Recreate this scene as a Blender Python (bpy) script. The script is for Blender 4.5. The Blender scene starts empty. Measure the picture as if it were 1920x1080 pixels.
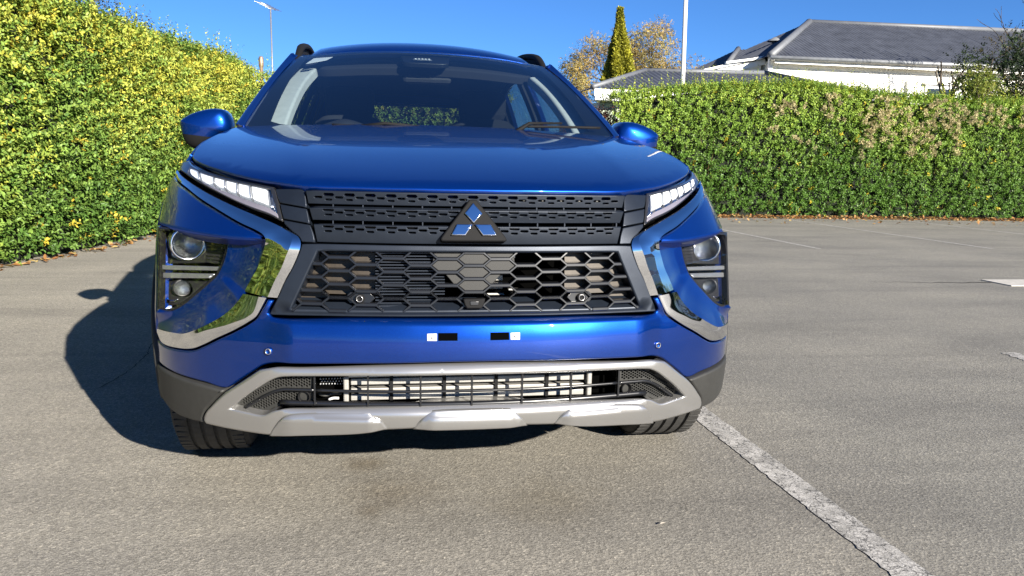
import bpy, bmesh, math, random
import numpy as np
from mathutils import Matrix, Vector
from mathutils.geometry import delaunay_2d_cdt

rng = np.random.default_rng(7)
random.seed(7)
scene = bpy.context.scene
COL = scene.collection

# ------------------------------------------------------------------ camera
cam_data = bpy.data.cameras.new("camera")
cam = bpy.data.objects.new("camera", cam_data)
COL.objects.link(cam)
scene.camera = cam
cam_data.sensor_width = 36.0
cam_data.lens = 1542.85 / 1920.0 * 36.0
cam_data.clip_start = 0.05
cam_data.clip_end = 2000.0
YAW, PITCH, ROLL = 0.1752395, 0.1508248, 0.0229012
_f = Vector((math.sin(YAW) * math.cos(PITCH), math.cos(YAW) * math.cos(PITCH), -math.sin(PITCH)))
_r = Vector((math.cos(YAW), -math.sin(YAW), 0.0))
_u = _r.cross(_f)
_r2 = _r * math.cos(ROLL) + _u * math.sin(ROLL)
_u2 = _u * math.cos(ROLL) - _r * math.sin(ROLL)
cam.matrix_world = Matrix(((_r2.x, _u2.x, -_f.x, -0.2739), (_r2.y, _u2.y, -_f.y, -2.0758),
                           (_r2.z, _u2.z, -_f.z, 0.9990), (0, 0, 0, 1)))

# ------------------------------------------------------------------ sky, sun, exposure
SUN_EL = math.radians(21.5)
SUN_AZ = math.atan2(0.445, -0.8955)          # direction towards the sun, clockwise from +Y
world = bpy.data.worlds.new("World")
scene.world = world
world.use_nodes = True
wn = world.node_tree
wn.nodes.clear()
sky = wn.nodes.new("ShaderNodeTexSky")
sky.sky_type = 'NISHITA'
sky.sun_disc = False
sky.sun_elevation = SUN_EL
sky.sun_rotation = SUN_AZ
sky.altitude = 300
sky.air_density = 0.75
sky.dust_density = 0.06
sky.ozone_density = 10.0
bg = wn.nodes.new("ShaderNodeBackground")
bg.inputs[1].default_value = 0.052
wo = wn.nodes.new("ShaderNodeOutputWorld")
wn.links.new(sky.outputs[0], bg.inputs[0])
wn.links.new(bg.outputs[0], wo.inputs[0])
sun_data = bpy.data.lights.new("sun", 'SUN')
sun_data.energy = 5.0
sun_data.angle = math.radians(0.5)
sun_data.color = (1.0, 0.93, 0.82)
sun = bpy.data.objects.new("sun", sun_data)
COL.objects.link(sun)
_s = Vector((math.sin(SUN_AZ) * math.cos(SUN_EL), math.cos(SUN_AZ) * math.cos(SUN_EL), math.sin(SUN_EL)))
sun.rotation_euler = _s.to_track_quat('Z', 'Y').to_euler()
scene.view_settings.view_transform = 'Standard'
scene.view_settings.look = 'None'
scene.view_settings.exposure = 1.6
scene.view_settings.gamma = 1.0
scene.view_settings.use_curve_mapping = False
scene.cycles.max_bounces = 10
scene.cycles.transparent_max_bounces = 16
scene.cycles.glossy_bounces = 6
scene.cycles.caustics_reflective = False
scene.cycles.use_denoising = True

# ------------------------------------------------------------------ node helpers and materials
def new_mat(name):
    m = bpy.data.materials.new(name)
    m.use_nodes = True
    nt = m.node_tree
    return m, nt, nt.nodes["Principled BSDF"]

def setp(b, **kw):
    names = dict(base="Base Color", rough="Roughness", metal="Metallic", spec="Specular IOR Level", coat="Coat Weight",
                 coat_rough="Coat Roughness", trans="Transmission Weight", ior="IOR", alpha="Alpha",
                 emis="Emission Color", emis_s="Emission Strength", sheen="Sheen Weight", sss="Subsurface Weight", coat_ior="Coat IOR")
    for k, v in kw.items():
        if k in ("base", "emis") and len(v) == 3:
            v = (*v, 1.0)
        b.inputs[names[k]].default_value = v

def nd(nt, kind, **kw):
    n = nt.nodes.new(kind)
    for k, v in kw.items():
        setattr(n, k, v)
    return n

def noise_node(nt, scale, detail=4, rough=0.6, coords='Object', vec=None, dist=0.0):
    tc = nd(nt, "ShaderNodeTexCoord")
    n = nd(nt, "ShaderNodeTexNoise")
    n.inputs["Scale"].default_value = scale
    n.inputs["Detail"].default_value = detail
    n.inputs["Roughness"].default_value = rough
    n.inputs["Distortion"].default_value = dist
    nt.links.new(vec if vec is not None else tc.outputs[coords], n.inputs["Vector"])
    return n

def ramp(nt, fac, stops):
    r = nd(nt, "ShaderNodeValToRGB")
    e = r.color_ramp.elements
    while len(e) < len(stops):
        e.new(0.5)
    for el, (p, c) in zip(e, stops):
        el.position = p
        el.color = (*c, 1.0) if len(c) == 3 else c
    nt.links.new(fac, r.inputs[0])
    return r

def bump(nt, b, height, strength=0.3, dist=0.01):
    n = nd(nt, "ShaderNodeBump")
    n.inputs["Strength"].default_value = strength
    n.inputs["Distance"].default_value = dist
    nt.links.new(height, n.inputs["Height"])
    nt.links.new(n.outputs[0], b.inputs["Normal"])
    return n

def simple(name, base, rough=0.5, metal=0.0, var=0.12, scale=30.0, bmp=0.0, bscale=200.0, **kw):
    m, nt, b = new_mat(name)
    setp(b, base=base, rough=rough, metal=metal, **kw)
    if var > 0:
        n = noise_node(nt, scale)
        lo = tuple(c * (1 - var) for c in base); hi = tuple(min(1, c * (1 + var)) for c in base)
        r = ramp(nt, n.outputs["Fac"], [(0.3, lo), (0.7, hi)])
        nt.links.new(r.outputs[0], b.inputs["Base Color"])
    if bmp > 0:
        n2 = noise_node(nt, bscale, 2)
        bump(nt, b, n2.outputs["Fac"], bmp, 0.002)
    return m

def paint_material():
    m, nt, b = new_mat("blue_paint")
    setp(b, base=(0.004, 0.035, 0.36), rough=0.33, metal=0.75, coat=1.0, coat_rough=0.015, spec=0.15, coat_ior=1.55)
    v = nd(nt, "ShaderNodeTexVoronoi")
    v.inputs["Scale"].default_value = 900.0
    tc = nd(nt, "ShaderNodeTexCoord")
    nt.links.new(tc.outputs["Object"], v.inputs["Vector"])
    r = ramp(nt, v.outputs["Color"], [(0.0, (0.0002, 0.021, 0.160)), (1.0, (0.0004, 0.035, 0.230))])
    nt.links.new(r.outputs[0], b.inputs["Base Color"])
    return m

def glass_material(name, tint, rough=0.0, refl=1.0, ior=1.55):
    m = bpy.data.materials.new(name)
    m.use_nodes = True
    nt = m.node_tree
    nt.nodes.clear()
    out = nd(nt, "ShaderNodeOutputMaterial")
    tr = nd(nt, "ShaderNodeBsdfTransparent")
    tr.inputs[0].default_value = (*tint, 1)
    gl = nd(nt, "ShaderNodeBsdfGlossy")
    gl.inputs["Roughness"].default_value = rough
    gl.inputs[0].default_value = (refl, refl, refl, 1)
    fr = nd(nt, "ShaderNodeFresnel")
    ge = nd(nt, "ShaderNodeNewGeometry")
    io = nd(nt, "ShaderNodeMapRange")
    io.inputs[3].default_value = ior; io.inputs[4].default_value = 1.0 / ior
    nt.links.new(ge.outputs["Backfacing"], io.inputs[0])
    nt.links.new(io.outputs[0], fr.inputs[0])
    mx = nd(nt, "ShaderNodeMixShader")
    nt.links.new(fr.outputs[0], mx.inputs[0])
    nt.links.new(tr.outputs[0], mx.inputs[1])
    nt.links.new(gl.outputs[0], mx.inputs[2])
    nt.links.new(mx.outputs[0], out.inputs[0])
    return m

M = {}
M['paint'] = paint_material()
M['chrome'] = simple("chrome", (0.82, 0.83, 0.85), 0.04, 1.0, var=0.0)
M['satin'] = simple("satin_grey_trim", (0.013, 0.018, 0.028), 0.42, 0.5, var=0.10, bmp=0.06, bscale=900)
M['plateg'] = simple("textured_grey_plastic", (0.034, 0.034, 0.033), 0.6, 0.0, var=0.2, scale=900, bmp=0.15, bscale=1400, spec=0.2)
M['mesh'] = simple("gloss_black_mesh", (0.007, 0.0075, 0.009), 0.28, 0.0, var=0.1, spec=0.55)
M['black'] = simple("matt_black_plastic", (0.005, 0.005, 0.0055), 0.75, 0.0, var=0.1, spec=0.2)
M['void'] = simple("black_recess", (0.0015, 0.0015, 0.0015), 0.9, 0.0, var=0.0, spec=0.0)
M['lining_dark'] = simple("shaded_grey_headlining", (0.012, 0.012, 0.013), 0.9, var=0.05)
M['clad'] = simple("grained_black_cladding", (0.019, 0.019, 0.0175), 0.62, 0.0, var=0.15, scale=60, bmp=0.12, bscale=900)
M['silver'] = simple("silver_paint", (0.385, 0.382, 0.375), 0.28, 0.8, var=0.04, scale=900, coat=0.3, coat_rough=0.1)
M['bronze'] = simple("bronze_shutter", (0.036, 0.028, 0.020), 0.5, 0.2, var=0.25, scale=80)
M['fin'] = simple("bright_cooler_fins", (0.30, 0.292, 0.272), 0.5, 0.4, var=0.2, scale=300)
M['rubber'] = simple("tyre_rubber", (0.030, 0.029, 0.027), 0.85, 0.0, var=0.3, scale=40, bmp=0.2, bscale=300)
M['alloy'] = simple("alloy_wheel", (0.45, 0.45, 0.46), 0.3, 0.9, var=0.05)
M['lens'] = glass_material("clear_lens", (0.97, 0.97, 0.97), 0.0)
M['glass'] = glass_material("windscreen_glass", (0.68, 0.77, 0.80), 0.0, 1.0, 2.9)
M['sideglass'] = glass_material("tinted_side_glass", (0.30, 0.35, 0.37), 0.0, 1.0, 1.7)
M['lamp_black'] = simple("lamp_black_bezel", (0.022, 0.022, 0.023), 0.28, 0.2, var=0.1)
M['lamp_chrome'] = simple("lamp_chrome_bezel", (0.7, 0.7, 0.71), 0.12, 1.0, var=0.0)
M['frit'] = simple("black_ceramic_border", (0.006, 0.007, 0.008), 0.4, var=0.0)
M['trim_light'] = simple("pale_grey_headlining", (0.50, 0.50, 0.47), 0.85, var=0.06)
M['interior'] = simple("dark_interior_plastic", (0.018, 0.018, 0.02), 0.65, var=0.1)
M['seat'] = simple("dark_seat_fabric", (0.02, 0.02, 0.022), 0.9, var=0.2, scale=200)
M['white'] = simple("white_label_paper", (0.75, 0.75, 0.75), 0.5, var=0.02)
M['redlens'] = simple("red_tail_lens", (0.35, 0.01, 0.01), 0.15, var=0.05)
M['lamp_grey'] = simple("lamp_grey_trim", (0.30, 0.31, 0.32), 0.2, 0.7, var=0.1)
M['steel'] = simple("galvanised_steel", (0.42, 0.43, 0.44), 0.4, 0.8, var=0.15)

def m_drl():
    m, nt, b = new_mat("lit_running_lamp")
    setp(b, base=(0.9, 0.9, 0.92), rough=0.15, emis=(0.93, 0.97, 1.0), emis_s=0.16)
    n = noise_node(nt, 120, 2)
    r = ramp(nt, n.outputs["Fac"], [(0.3, (0.8, 0.84, 0.88)), (0.6, (0.95, 0.96, 0.97))])
    nt.links.new(r.outputs[0], b.inputs["Base Color"])
    return m
M['drl'] = m_drl()
M['drl_strip'] = simple("frosted_pink_white_strip", (0.17, 0.16, 0.19), 0.35, var=0.05)

def m_projector():
    m, nt, b = new_mat("projector_glass")
    setp(b, base=(0.85, 0.9, 0.92), rough=0.01, trans=1.0, ior=1.35)
    n = noise_node(nt, 20, 2)
    r = ramp(nt, n.outputs["Fac"], [(0.3, (0.62, 0.68, 0.70)), (0.7, (0.80, 0.83, 0.85))])
    nt.links.new(r.outputs[0], b.inputs["Base Color"])
    return m
M['projector'] = m_projector()

# ------------------------------------------------------------------ object helpers
def link(name, me, parent=None, mat=None):
    o = bpy.data.objects.new(name, me)
    COL.objects.link(o)
    if parent is not None:
        o.parent = parent
        if parent.type == 'EMPTY':
            o.location = -Vector(parent.location)
    if mat is not None and me is not None:
        me.materials.append(M[mat] if isinstance(mat, str) else mat)
    return o

def thing(name, label, cat, loc=(0, 0, 0), group=None):
    o = bpy.data.objects.new(name, None)
    COL.objects.link(o)
    o.location = loc
    o.empty_display_size = 0.2
    return tag(o, label, cat, group)

def tag(o, label=None, cat=None, group=None, kind=None):
    if label: o["label"] = label
    if cat: o["category"] = cat
    if group: o["group"] = group
    if kind: o["kind"] = kind
    return o

def mesh_from(verts, faces, smooth=True, normals=None, name="mesh"):
    me = bpy.data.meshes.new(name)
    me.from_pydata([tuple(map(float, v)) for v in verts], [], [tuple(int(i) for i in f) for f in faces])
    me.update()
    if smooth:
        me.polygons.foreach_set("use_smooth", np.ones(len(me.polygons), dtype=bool))
    if normals is not None:
        nn = np.asarray(normals, float)
        me.normals_split_custom_set_from_vertices([tuple(n) for n in nn])
    return me

def fast_mesh(name, verts, tris, colors=None):
    """many small triangles; optional per-vertex colours in attribute 'tint'"""
    me = bpy.data.meshes.new(name)
    nv, nf = len(verts), len(tris)
    me.vertices.add(nv)
    me.vertices.foreach_set("co", np.asarray(verts, np.float32).ravel())
    me.loops.add(nf * 3)
    me.loops.foreach_set("vertex_index", np.asarray(tris, np.int32).ravel())
    me.polygons.add(nf)
    me.polygons.foreach_set("loop_start", np.arange(0, nf * 3, 3, dtype=np.int32))
    me.polygons.foreach_set("loop_total", np.full(nf, 3, dtype=np.int32))
    me.update(calc_edges=True)
    if colors is not None:
        at = me.color_attributes.new("tint", 'FLOAT_COLOR', 'POINT')
        c4 = np.ones((nv, 4), np.float32)
        c4[:, :3] = colors
        at.data.foreach_set("color", c4.ravel())
    return me

def unit(v):
    v = np.asarray(v, float)
    return v / np.maximum(np.linalg.norm(v, axis=-1, keepdims=True), 1e-12)

# 1-D shape functions
def pchip(xs, ys, flat0=False):
    xs = np.array(xs, float); ys = np.array(ys, float)
    h = np.diff(xs); d = np.diff(ys) / h
    m = np.zeros(len(xs)); m[0] = d[0]; m[-1] = d[-1]
    for i in range(1, len(xs) - 1):
        if d[i - 1] * d[i] > 0:
            w1 = 2 * h[i] + h[i - 1]; w2 = h[i] + 2 * h[i - 1]
            m[i] = (w1 + w2) / (w1 / d[i - 1] + w2 / d[i])
    if flat0: m[0] = 0.0
    def f(x):
        x = np.clip(np.asarray(x, float), xs[0], xs[-1])
        i = np.clip(np.searchsorted(xs, x, side='right') - 1, 0, len(xs) - 2)
        t = (x - xs[i]) / h[i]
        return (ys[i] * (1 + 2 * t) * (1 - t) ** 2 + h[i] * m[i] * t * (1 - t) ** 2
                + ys[i + 1] * t * t * (3 - 2 * t) + h[i] * m[i + 1] * t * t * (t - 1))
    return f

def sstep(a, b, x):
    t = np.clip((np.asarray(x, float) - a) / (b - a), 0, 1)
    return t * t * (3 - 2 * t)

# polyline smoothing: gentle bends become curves, sharp bends stay corners
def smooth_line(P, closed, seg, sharp=38.0):
    P = np.asarray(P, float)
    n = len(P)
    idx = range(n) if closed else range(n - 1)
    tan = np.zeros_like(P)
    corner = np.zeros(n, bool)
    for i in range(n):
        if not closed and i in (0, n - 1):
            corner[i] = True
            continue
        a = P[i] - P[i - 1]; b = P[(i + 1) % n] - P[i]
        la, lb = np.linalg.norm(a), np.linalg.norm(b)
        if la < 1e-9 or lb < 1e-9:
            corner[i] = True; continue
        ang = math.degrees(math.acos(np.clip(np.dot(a, b) / la / lb, -1, 1)))
        if ang > sharp:
            corner[i] = True
        else:
            tan[i] = unit(a / la * lb + b / lb * la)
    out = []
    for i in idx:
        p, q = P[i], P[(i + 1) % n]
        L = np.linalg.norm(q - p)
        if L < 1e-9:
            continue
        k = max(1, int(math.ceil(L / seg)))
        i1 = (i + 1) % n
        t0 = tan[i] if not corner[i] else (q - p) / L
        t1 = tan[i1] if not corner[i1] else (q - p) / L
        l0 = np.linalg.norm(p - P[i - 1]); l2 = np.linalg.norm(P[(i1 + 1) % n] - q)
        m0 = L if corner[i] else min(L, 1.6 * l0); m1 = L if corner[i1] else min(L, 1.6 * l2)
        for j in range(k):
            t = j / k
            h00 = 2 * t ** 3 - 3 * t ** 2 + 1; h10 = t ** 3 - 2 * t ** 2 + t
            h01 = -2 * t ** 3 + 3 * t ** 2; h11 = t ** 3 - t ** 2
            out.append(h00 * p + h10 * m0 * t0 + h01 * q + h11 * m1 * t1)
    if not closed:
        out.append(P[-1])
    return np.array(out)

def area2(P):
    x, y = P[:, 0], P[:, 1]
    return 0.5 * np.sum(x * np.roll(y, -1) - y * np.roll(x, -1))

def inset_poly(P, d):
    """P counter-clockwise closed; positive d moves inwards"""
    a = unit(P - np.roll(P, 1, 0)); b = unit(np.roll(P, -1, 0) - P)
    na = np.stack([-a[:, 1], a[:, 0]], 1); nb = np.stack([-b[:, 1], b[:, 0]], 1)
    n = unit(na + nb)
    c = np.clip(np.sum(n * na, 1), 0.45, 1)
    return P + n * (d / c)[:, None], n

def inside(poly, pts):
    x, y = pts[:, 0], pts[:, 1]
    res = np.zeros(len(pts), bool)
    n = len(poly)
    j = n - 1
    for i in range(n):
        xi, yi = poly[i]; xj, yj = poly[j]
        if yi != yj:
            c = ((yi > y) != (yj > y)) & (x < (xj - xi) * (y - yi) / (yj - yi) + xi)
            res ^= c
        j = i
    return res

def dist_to_poly(poly, pts):
    A = poly; B = np.roll(poly, -1, 0)
    d = np.full(len(pts), 1e9)
    for a, b in zip(A, B):
        ab = b - a
        t = np.clip(((pts - a) @ ab) / max(ab @ ab, 1e-12), 0, 1)
        q = a + t[:, None] * ab
        d = np.minimum(d, np.hypot(pts[:, 0] - q[:, 0], pts[:, 1] - q[:, 1]))
    return d

def panel_mesh(poly, surf, holes=(), r=0.005, t=0.02, res=0.035, seg=0.015, flip=False, hole_r=None, hole_t=None, hole_seg=None, side=1, sharp=38.0, hole_smooth=True, smooth=True):
    """A skin over the outline `poly` (u,v) lying on surf(u,v)->xyz, with rounded rim of radius r and a skirt t deep."""
    P = smooth_line(poly, True, seg, sharp if smooth else 0.0)
    if area2(P) < 0: P = P[::-1]
    HR = []
    for h in holes:
        Q = smooth_line(h, True, hole_seg or seg, sharp if hole_smooth else 0.0)
        if area2(Q) > 0: Q = Q[::-1]
        HR.append(Q)
    e = 1e-3
    def nrm(uv):
        pu = (surf(uv[:, 0] + e, uv[:, 1]) - surf(uv[:, 0] - e, uv[:, 1]))
        pv = (surf(uv[:, 0], uv[:, 1] + e) - surf(uv[:, 0], uv[:, 1] - e))
        n = unit(np.cross(pu, pv))
        return -n if flip else n
    verts, norms, faces = [], [], []
    base = 0
    rings_in = []
    for k, Q in enumerate([P] + HR):
        rr = r if k == 0 else (r if hole_r is None else hole_r)
        tt = t if k == 0 else (t if hole_t is None else hole_t)
        n2 = inset_poly(Q, 0.0)[1]
        prof = [(0.0, tt, 0.0), (0.0, rr, 0.0), (0.293 * rr, 0.293 * rr, 0.7071), (rr, 0.0, 1.0)]
        ids = []
        for (ins, dep, w) in prof:
            uv = inset_poly(Q, ins)[0]
            S = surf(uv[:, 0], uv[:, 1]); N = nrm(uv)
            out3 = unit(surf(uv[:, 0] - e * n2[:, 0], uv[:, 1] - e * n2[:, 1]) - S)
            verts.append(S - N * dep)
            norms.append(unit(N * w + out3 * math.sqrt(max(0, 1 - w * w))))
            ids.append(np.arange(base, base + len(uv))); base += len(uv)
        for a, b in zip(ids[:-1], ids[1:]):
            m = len(a)
            for i in range(m):
                j = (i + 1) % m
                f = (a[i], a[j], b[j], b[i])
                faces.append(f[::-1] if flip else f)
        rings_in.append((inset_poly(Q, rr)[0], ids[-1]))
    inner = rings_in[0][0]
    lo, hi = inner.min(0), inner.max(0)
    gu = np.arange(lo[0] + res * 0.37, hi[0], res); gv = np.arange(lo[1] + res * 0.41, hi[1], res)
    G = np.array([(u, v) for i, u in enumerate(gu) for v in gv]) if len(gu) and len(gv) else np.zeros((0, 2))
    if len(G):
        ok = inside(inner, G)
        for Q, _ in rings_in[1:]:
            ok &= ~inside(Q, G)
        G = G[ok]
        if len(G):
            dm = dist_to_poly(inner, G) > res * 0.45
            for Q, _ in rings_in[1:]:
                dm &= dist_to_poly(Q, G) > min(res * 0.3, 0.004)
            G = G[dm]
    if len(G):
        S = surf(G[:, 0], G[:, 1])
        verts.append(S); norms.append(nrm(G))
    gid = np.arange(base, base + len(G))
    pts2 = np.concatenate([q for q, _ in rings_in] + ([G] if len(G) else []))
    gids = np.concatenate([i for _, i in rings_in] + [gid])
    edges, off = [], 0
    for q, _ in rings_in:
        m = len(q)
        edges += [(off + i, off + (i + 1) % m) for i in range(m)]
        off += m
    vout, _, fout, vorig, _, _ = delaunay_2d_cdt([Vector((float(a), float(b))) for a, b in pts2], edges, [], 0, 1e-7)
    vo = np.array([(v.x, v.y) for v in vout])
    mp = [gids[o[0]] if len(o) else -1 for o in vorig]
    cen = np.array([vo[list(f)].mean(0) for f in fout])
    ok = inside(inner, cen)
    for q, _ in rings_in[1:]:
        ok &= ~inside(q, cen)
    extra = {}
    for i, m in enumerate(mp):
        if m < 0:
            S = surf(vo[i:i + 1, 0], vo[i:i + 1, 1]); N = nrm(vo[i:i + 1])
            verts.append(S); norms.append(N)
            mp[i] = base + len(G) + len(extra); extra[i] = 1
    for f, good in zip(fout, ok):
        if good:
            ids = [mp[i] for i in f]
            a = vo[list(f)]
            if area2(a) < 0: ids = ids[::-1]
            faces.append(ids[::-1] if flip else ids)
    V = np.concatenate(verts); N = np.concatenate(norms)
    if side < 0:
        V = V * [-1, 1, 1]; N = N * [-1, 1, 1]
        faces = [tuple(f)[::-1] for f in faces]
    return mesh_from(V, faces, True, N)

def panel(name, poly, surf, parent, mat, both=False, **kw):
    if both:
        return [link(name, panel_mesh(poly, surf, side=s, **kw), parent, mat) for s in (-1, 1)]
    return link(name, panel_mesh(poly, surf, **kw), parent, mat)

def resample(P, n):
    P = np.asarray(P, float)
    d = np.r_[0, np.cumsum(np.linalg.norm(np.diff(P, axis=0), axis=1))]
    s = np.linspace(0, d[-1], n)
    return np.stack([np.interp(s, d, P[:, k]) for k in range(P.shape[1])], 1)

def loft_mesh(rows, n=60, sub=4, ruled=False, skirt=0.0, flip=False, side=1, sharp=38.0, seg=0.01):
    """Surface through 3-D polylines; rows are interpolated smoothly (or straight when ruled)."""
    R = [resample(smooth_line(r, False, seg, sharp), n) for r in rows]
    R = np.array(R)
    m = len(R)
    L = []
    if m == 2 or ruled:
        for i in range(m - 1):
            for k in range(sub):
                L.append(R[i] + (R[i + 1] - R[i]) * (k / sub))
        L.append(R[-1])
    else:
        for i in range(m - 1):
            p0 = R[i - 1] if i > 0 else 2 * R[i] - R[i + 1]
            p1, p2 = R[i], R[i + 1]
            p3 = R[i + 2] if i + 2 < m else 2 * R[i + 1] - R[i]
            for k in range(sub):
                u = k / sub
                L.append(0.5 * ((2 * p1) + (p2 - p0) * u + (2 * p0 - 5 * p1 + 4 * p2 - p3) * u ** 2 + (3 * p1 - p0 - 3 * p2 + p3) * u ** 3))
        L.append(R[-1])
    L = np.array(L)
    k = len(L)
    faces = []
    V = L.reshape(-1, 3)
    for i in range(k - 1):
        for j in range(n - 1):
            f = (i * n + j, i * n + j + 1, (i + 1) * n + j + 1, (i + 1) * n + j)
            faces.append(f[::-1] if flip else f)
    if skirt:
        # fold the rim backwards for thickness
        du = np.gradient(L, axis=1); dv = np.gradient(L, axis=0)
        N = unit(np.cross(du, dv))
        if flip: N = -N
        rim = [(0, j) for j in range(n)] + [(i, n - 1) for i in range(1, k)] + [(k - 1, j) for j in range(n - 2, -1, -1)] + [(i, 0) for i in range(k - 2, 0, -1)]
        b = len(V)
        ex = np.array([L[i, j] - N[i, j] * skirt for i, j in rim])
        top = np.array([L[i, j] for i, j in rim])
        V = np.concatenate([V, top, ex])
        q = len(rim)
        for a in range(q):
            c = (a + 1) % q
            f = (b + a, b + q + a, b + q + c, b + c)
            faces.append(f[::-1] if flip else f)
    if side < 0:
        V = V * [-1, 1, 1]
        faces = [f[::-1] for f in faces]
    return mesh_from(V, faces)

def loft(name, rows, parent, mat, both=True, flip=False, **kw):
    out = []
    for s in ((-1, 1) if both else (1,)):
        out.append(link(name, loft_mesh(rows, flip=flip, side=s, **kw), parent, mat))
    return out

def tube_mesh(path, rad, n=10, cap=True, smooth_seg=None, squash=None):
    P = np.asarray(path, float)
    if smooth_seg:
        P = smooth_line(P, False, smooth_seg, 80)
    k = len(P)
    rad = np.broadcast_to(np.asarray(rad, float), (k,)) if np.ndim(rad) == 0 else np.interp(np.linspace(0, 1, k), np.linspace(0, 1, len(rad)), rad)
    T = unit(np.gradient(P, axis=0))
    up = np.array([0, 0, 1.0]) if abs(T[0][2]) < 0.9 else np.array([1.0, 0, 0])
    V = []
    for i in range(k):
        a = unit(np.cross(T[i], up)); b = np.cross(a, T[i])
        for j in range(n):
            w = 2 * math.pi * j / n
            V.append(P[i] + rad[i] * (math.cos(w) * a * (squash or 1.0) + math.sin(w) * b))
    F = []
    for i in range(k - 1):
        for j in range(n):
            F.append((i * n + j, i * n + (j + 1) % n, (i + 1) * n + (j + 1) % n, (i + 1) * n + j))
    if cap:
        F.append(tuple(range(n))[::-1]); F.append(tuple((k - 1) * n + j for j in range(n)))
    return mesh_from(V, F)

def box_verts(c, s, rot=None):
    c = np.array(c, float); s = np.array(s, float) / 2
    v = np.array([(x, y, z) for x in (-1, 1) for y in (-1, 1) for z in (-1, 1)], float) * s
    if rot is not None:
        v = v @ np.array(rot).T
    return v + c
BOXF = [(0, 1, 3, 2), (4, 6, 7, 5), (0, 4, 5, 1), (2, 3, 7, 6), (0, 2, 6, 4), (1, 5, 7, 3)]

def boxes_mesh(lst, bevel=0.0):
    V, F = [], []
    for it in lst:
        v = box_verts(*it)
        b = len(V)
        V += list(v)
        F += [tuple(b + i for i in f) for f in BOXF]
    me = mesh_from(V, F, smooth=False)
    if bevel:
        bm = bmesh.new(); bm.from_mesh(me)
        bmesh.ops.bevel(bm, geom=list(bm.edges), offset=bevel, segments=2, affect='EDGES', profile=0.5)
        bm.to_mesh(me); bm.free()
    return me

def box(name, c, s, parent, mat, bevel=0.0, rot=None):
    return link(name, boxes_mesh([(c, s, rot)] if rot is not None else [(c, s)], bevel), parent, mat)

def lathe_mesh(prof, axis_pt, axis, n=48, smooth=True):
    """prof = (radius, along) pairs, spun about axis through axis_pt"""
    ax = unit(axis)
    up = np.array([0, 0, 1.0]) if abs(ax[2]) < 0.9 else np.array([1.0, 0, 0])
    a = unit(np.cross(ax, up)); b = np.cross(ax, a)
    V, F = [], []
    k = len(prof)
    for j in range(n):
        w = 2 * math.pi * j / n
        d = math.cos(w) * a + math.sin(w) * b
        for (rr, al) in prof:
            V.append(np.array(axis_pt) + d * rr + ax * al)
    for j in range(n):
        jj = (j + 1) % n
        for i in range(k - 1):
            F.append((j * k + i, jj * k + i, jj * k + i + 1, j * k + i + 1))
    return mesh_from(V, F, smooth)
# ================================================================== THE CAR
car = thing("car", "metallic blue crossover car parked nose towards the viewer between white bay lines", "car", (0, 0.85, 0))

plan = pchip([0, .15, .3, .42, .52, .60, .68, .74, .80, .84, .87, .89, .90, .905],
             [.012, .017, .034, .056, .078, .11, .152, .193, .252, .31, .372, .44, .50, .60], flat0=True)
plan_inv = pchip([.11, .152, .193, .252, .31, .372, .44, .50, .60, .9, 1.6, 3.0, 3.9, 4.25, 4.45],
                 [.60, .68, .74, .80, .84, .87, .89, .90, .905, .908, .905, .90, .885, .84, .76])
lean = pchip([.2, .27, .33, .42, .50, .55, .60, .70, .78, .85, .92, 1.0, 1.1],
             [.05, .03, .012, .0, -.004, .0, .012, .022, .032, .055, .085, .13, .2])
gz = pchip([.6, .75, .85, .95, 1.02, 1.1], [0, .02, .08, .18, .26, .34])
sx = pchip([0, .4, .55, .7, .85, .905], [0, .02, .35, .75, 1.0, 1.05])

def DY(x, z):
    return plan(np.abs(x)) + lean(z) + sx(np.abs(x)) * gz(z)

def skin(off=0.0):
    def s(x, z):
        x = np.asarray(x, float); z = np.asarray(z, float)
        o = off(x, z) if callable(off) else off
        return np.stack([x, DY(x, z) + o, z], -1)
    return s

def on(pts, off=0.0):
    a = np.asarray(pts, float)
    return skin(off)(a[:, 0], a[:, 1])

def mirror_poly(half):
    """half outline from centre to centre on the +x side -> whole outline"""
    h = [tuple(p) for p in half]
    return h + [(-x, z) for x, z in reversed(h) if abs(x) > 1e-6]

# ---------------------------------------------------------------- hood
hf_x = [0, .122, .25, .396, .441, .48, .542, .626, .701, .756, .796, .812]
hf_y = pchip(hf_x, [.096, .100, .114, .140, .156, .180, .229, .316, .415, .499, .578, .625], flat0=True)
hf_z = pchip(hf_x, [.922, .922, .922, .922, .923, .927, .932, .943, .957, .969, .981, .990])
_t = np.linspace(0, 1.2, 241)
_sl = np.interp(_t, [0, .02, .15, .35, .6, .8, 1.0, 1.2], [2.6, 1.9, 1.48, 1.10, .93, .90, .82, .7])
_q = np.r_[0, np.cumsum((_sl[1:] + _sl[:-1]) / 2 * .005)]
_q = _q / np.interp(1.0, _t, _q)
HOOD_Q = lambda t: np.interp(t, _t, _q)
def hood_z(x, y):
    ax = np.abs(np.asarray(x, float)); y = np.asarray(y, float)
    yf = hf_y(ax); zf = hf_z(ax)
    yr = 1.225 + .14 * (ax / .75) ** 2
    zr = 1.139 - .018 * (ax / .75) ** 2
    t = (y - yf) / (yr - yf)
    tc = np.maximum(t, 0)
    g = .05 * (1 - np.exp(-tc / .012)) + .95 * HOOD_Q(np.clip(tc, 0, 1.2))
    z = zf + (zr - zf) * g + np.minimum(t, 0) * 0.8
    xc = .44 + .17 * np.clip((y - .15) / 1.0, 0, 1)
    d = np.sqrt((ax - xc) ** 2 + .018 ** 2)
    amp = .008 * np.sin(np.pi * np.clip(tc, 0, 1) ** .55)
    z = z + amp * np.exp(-d / .16)
    return z
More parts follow.
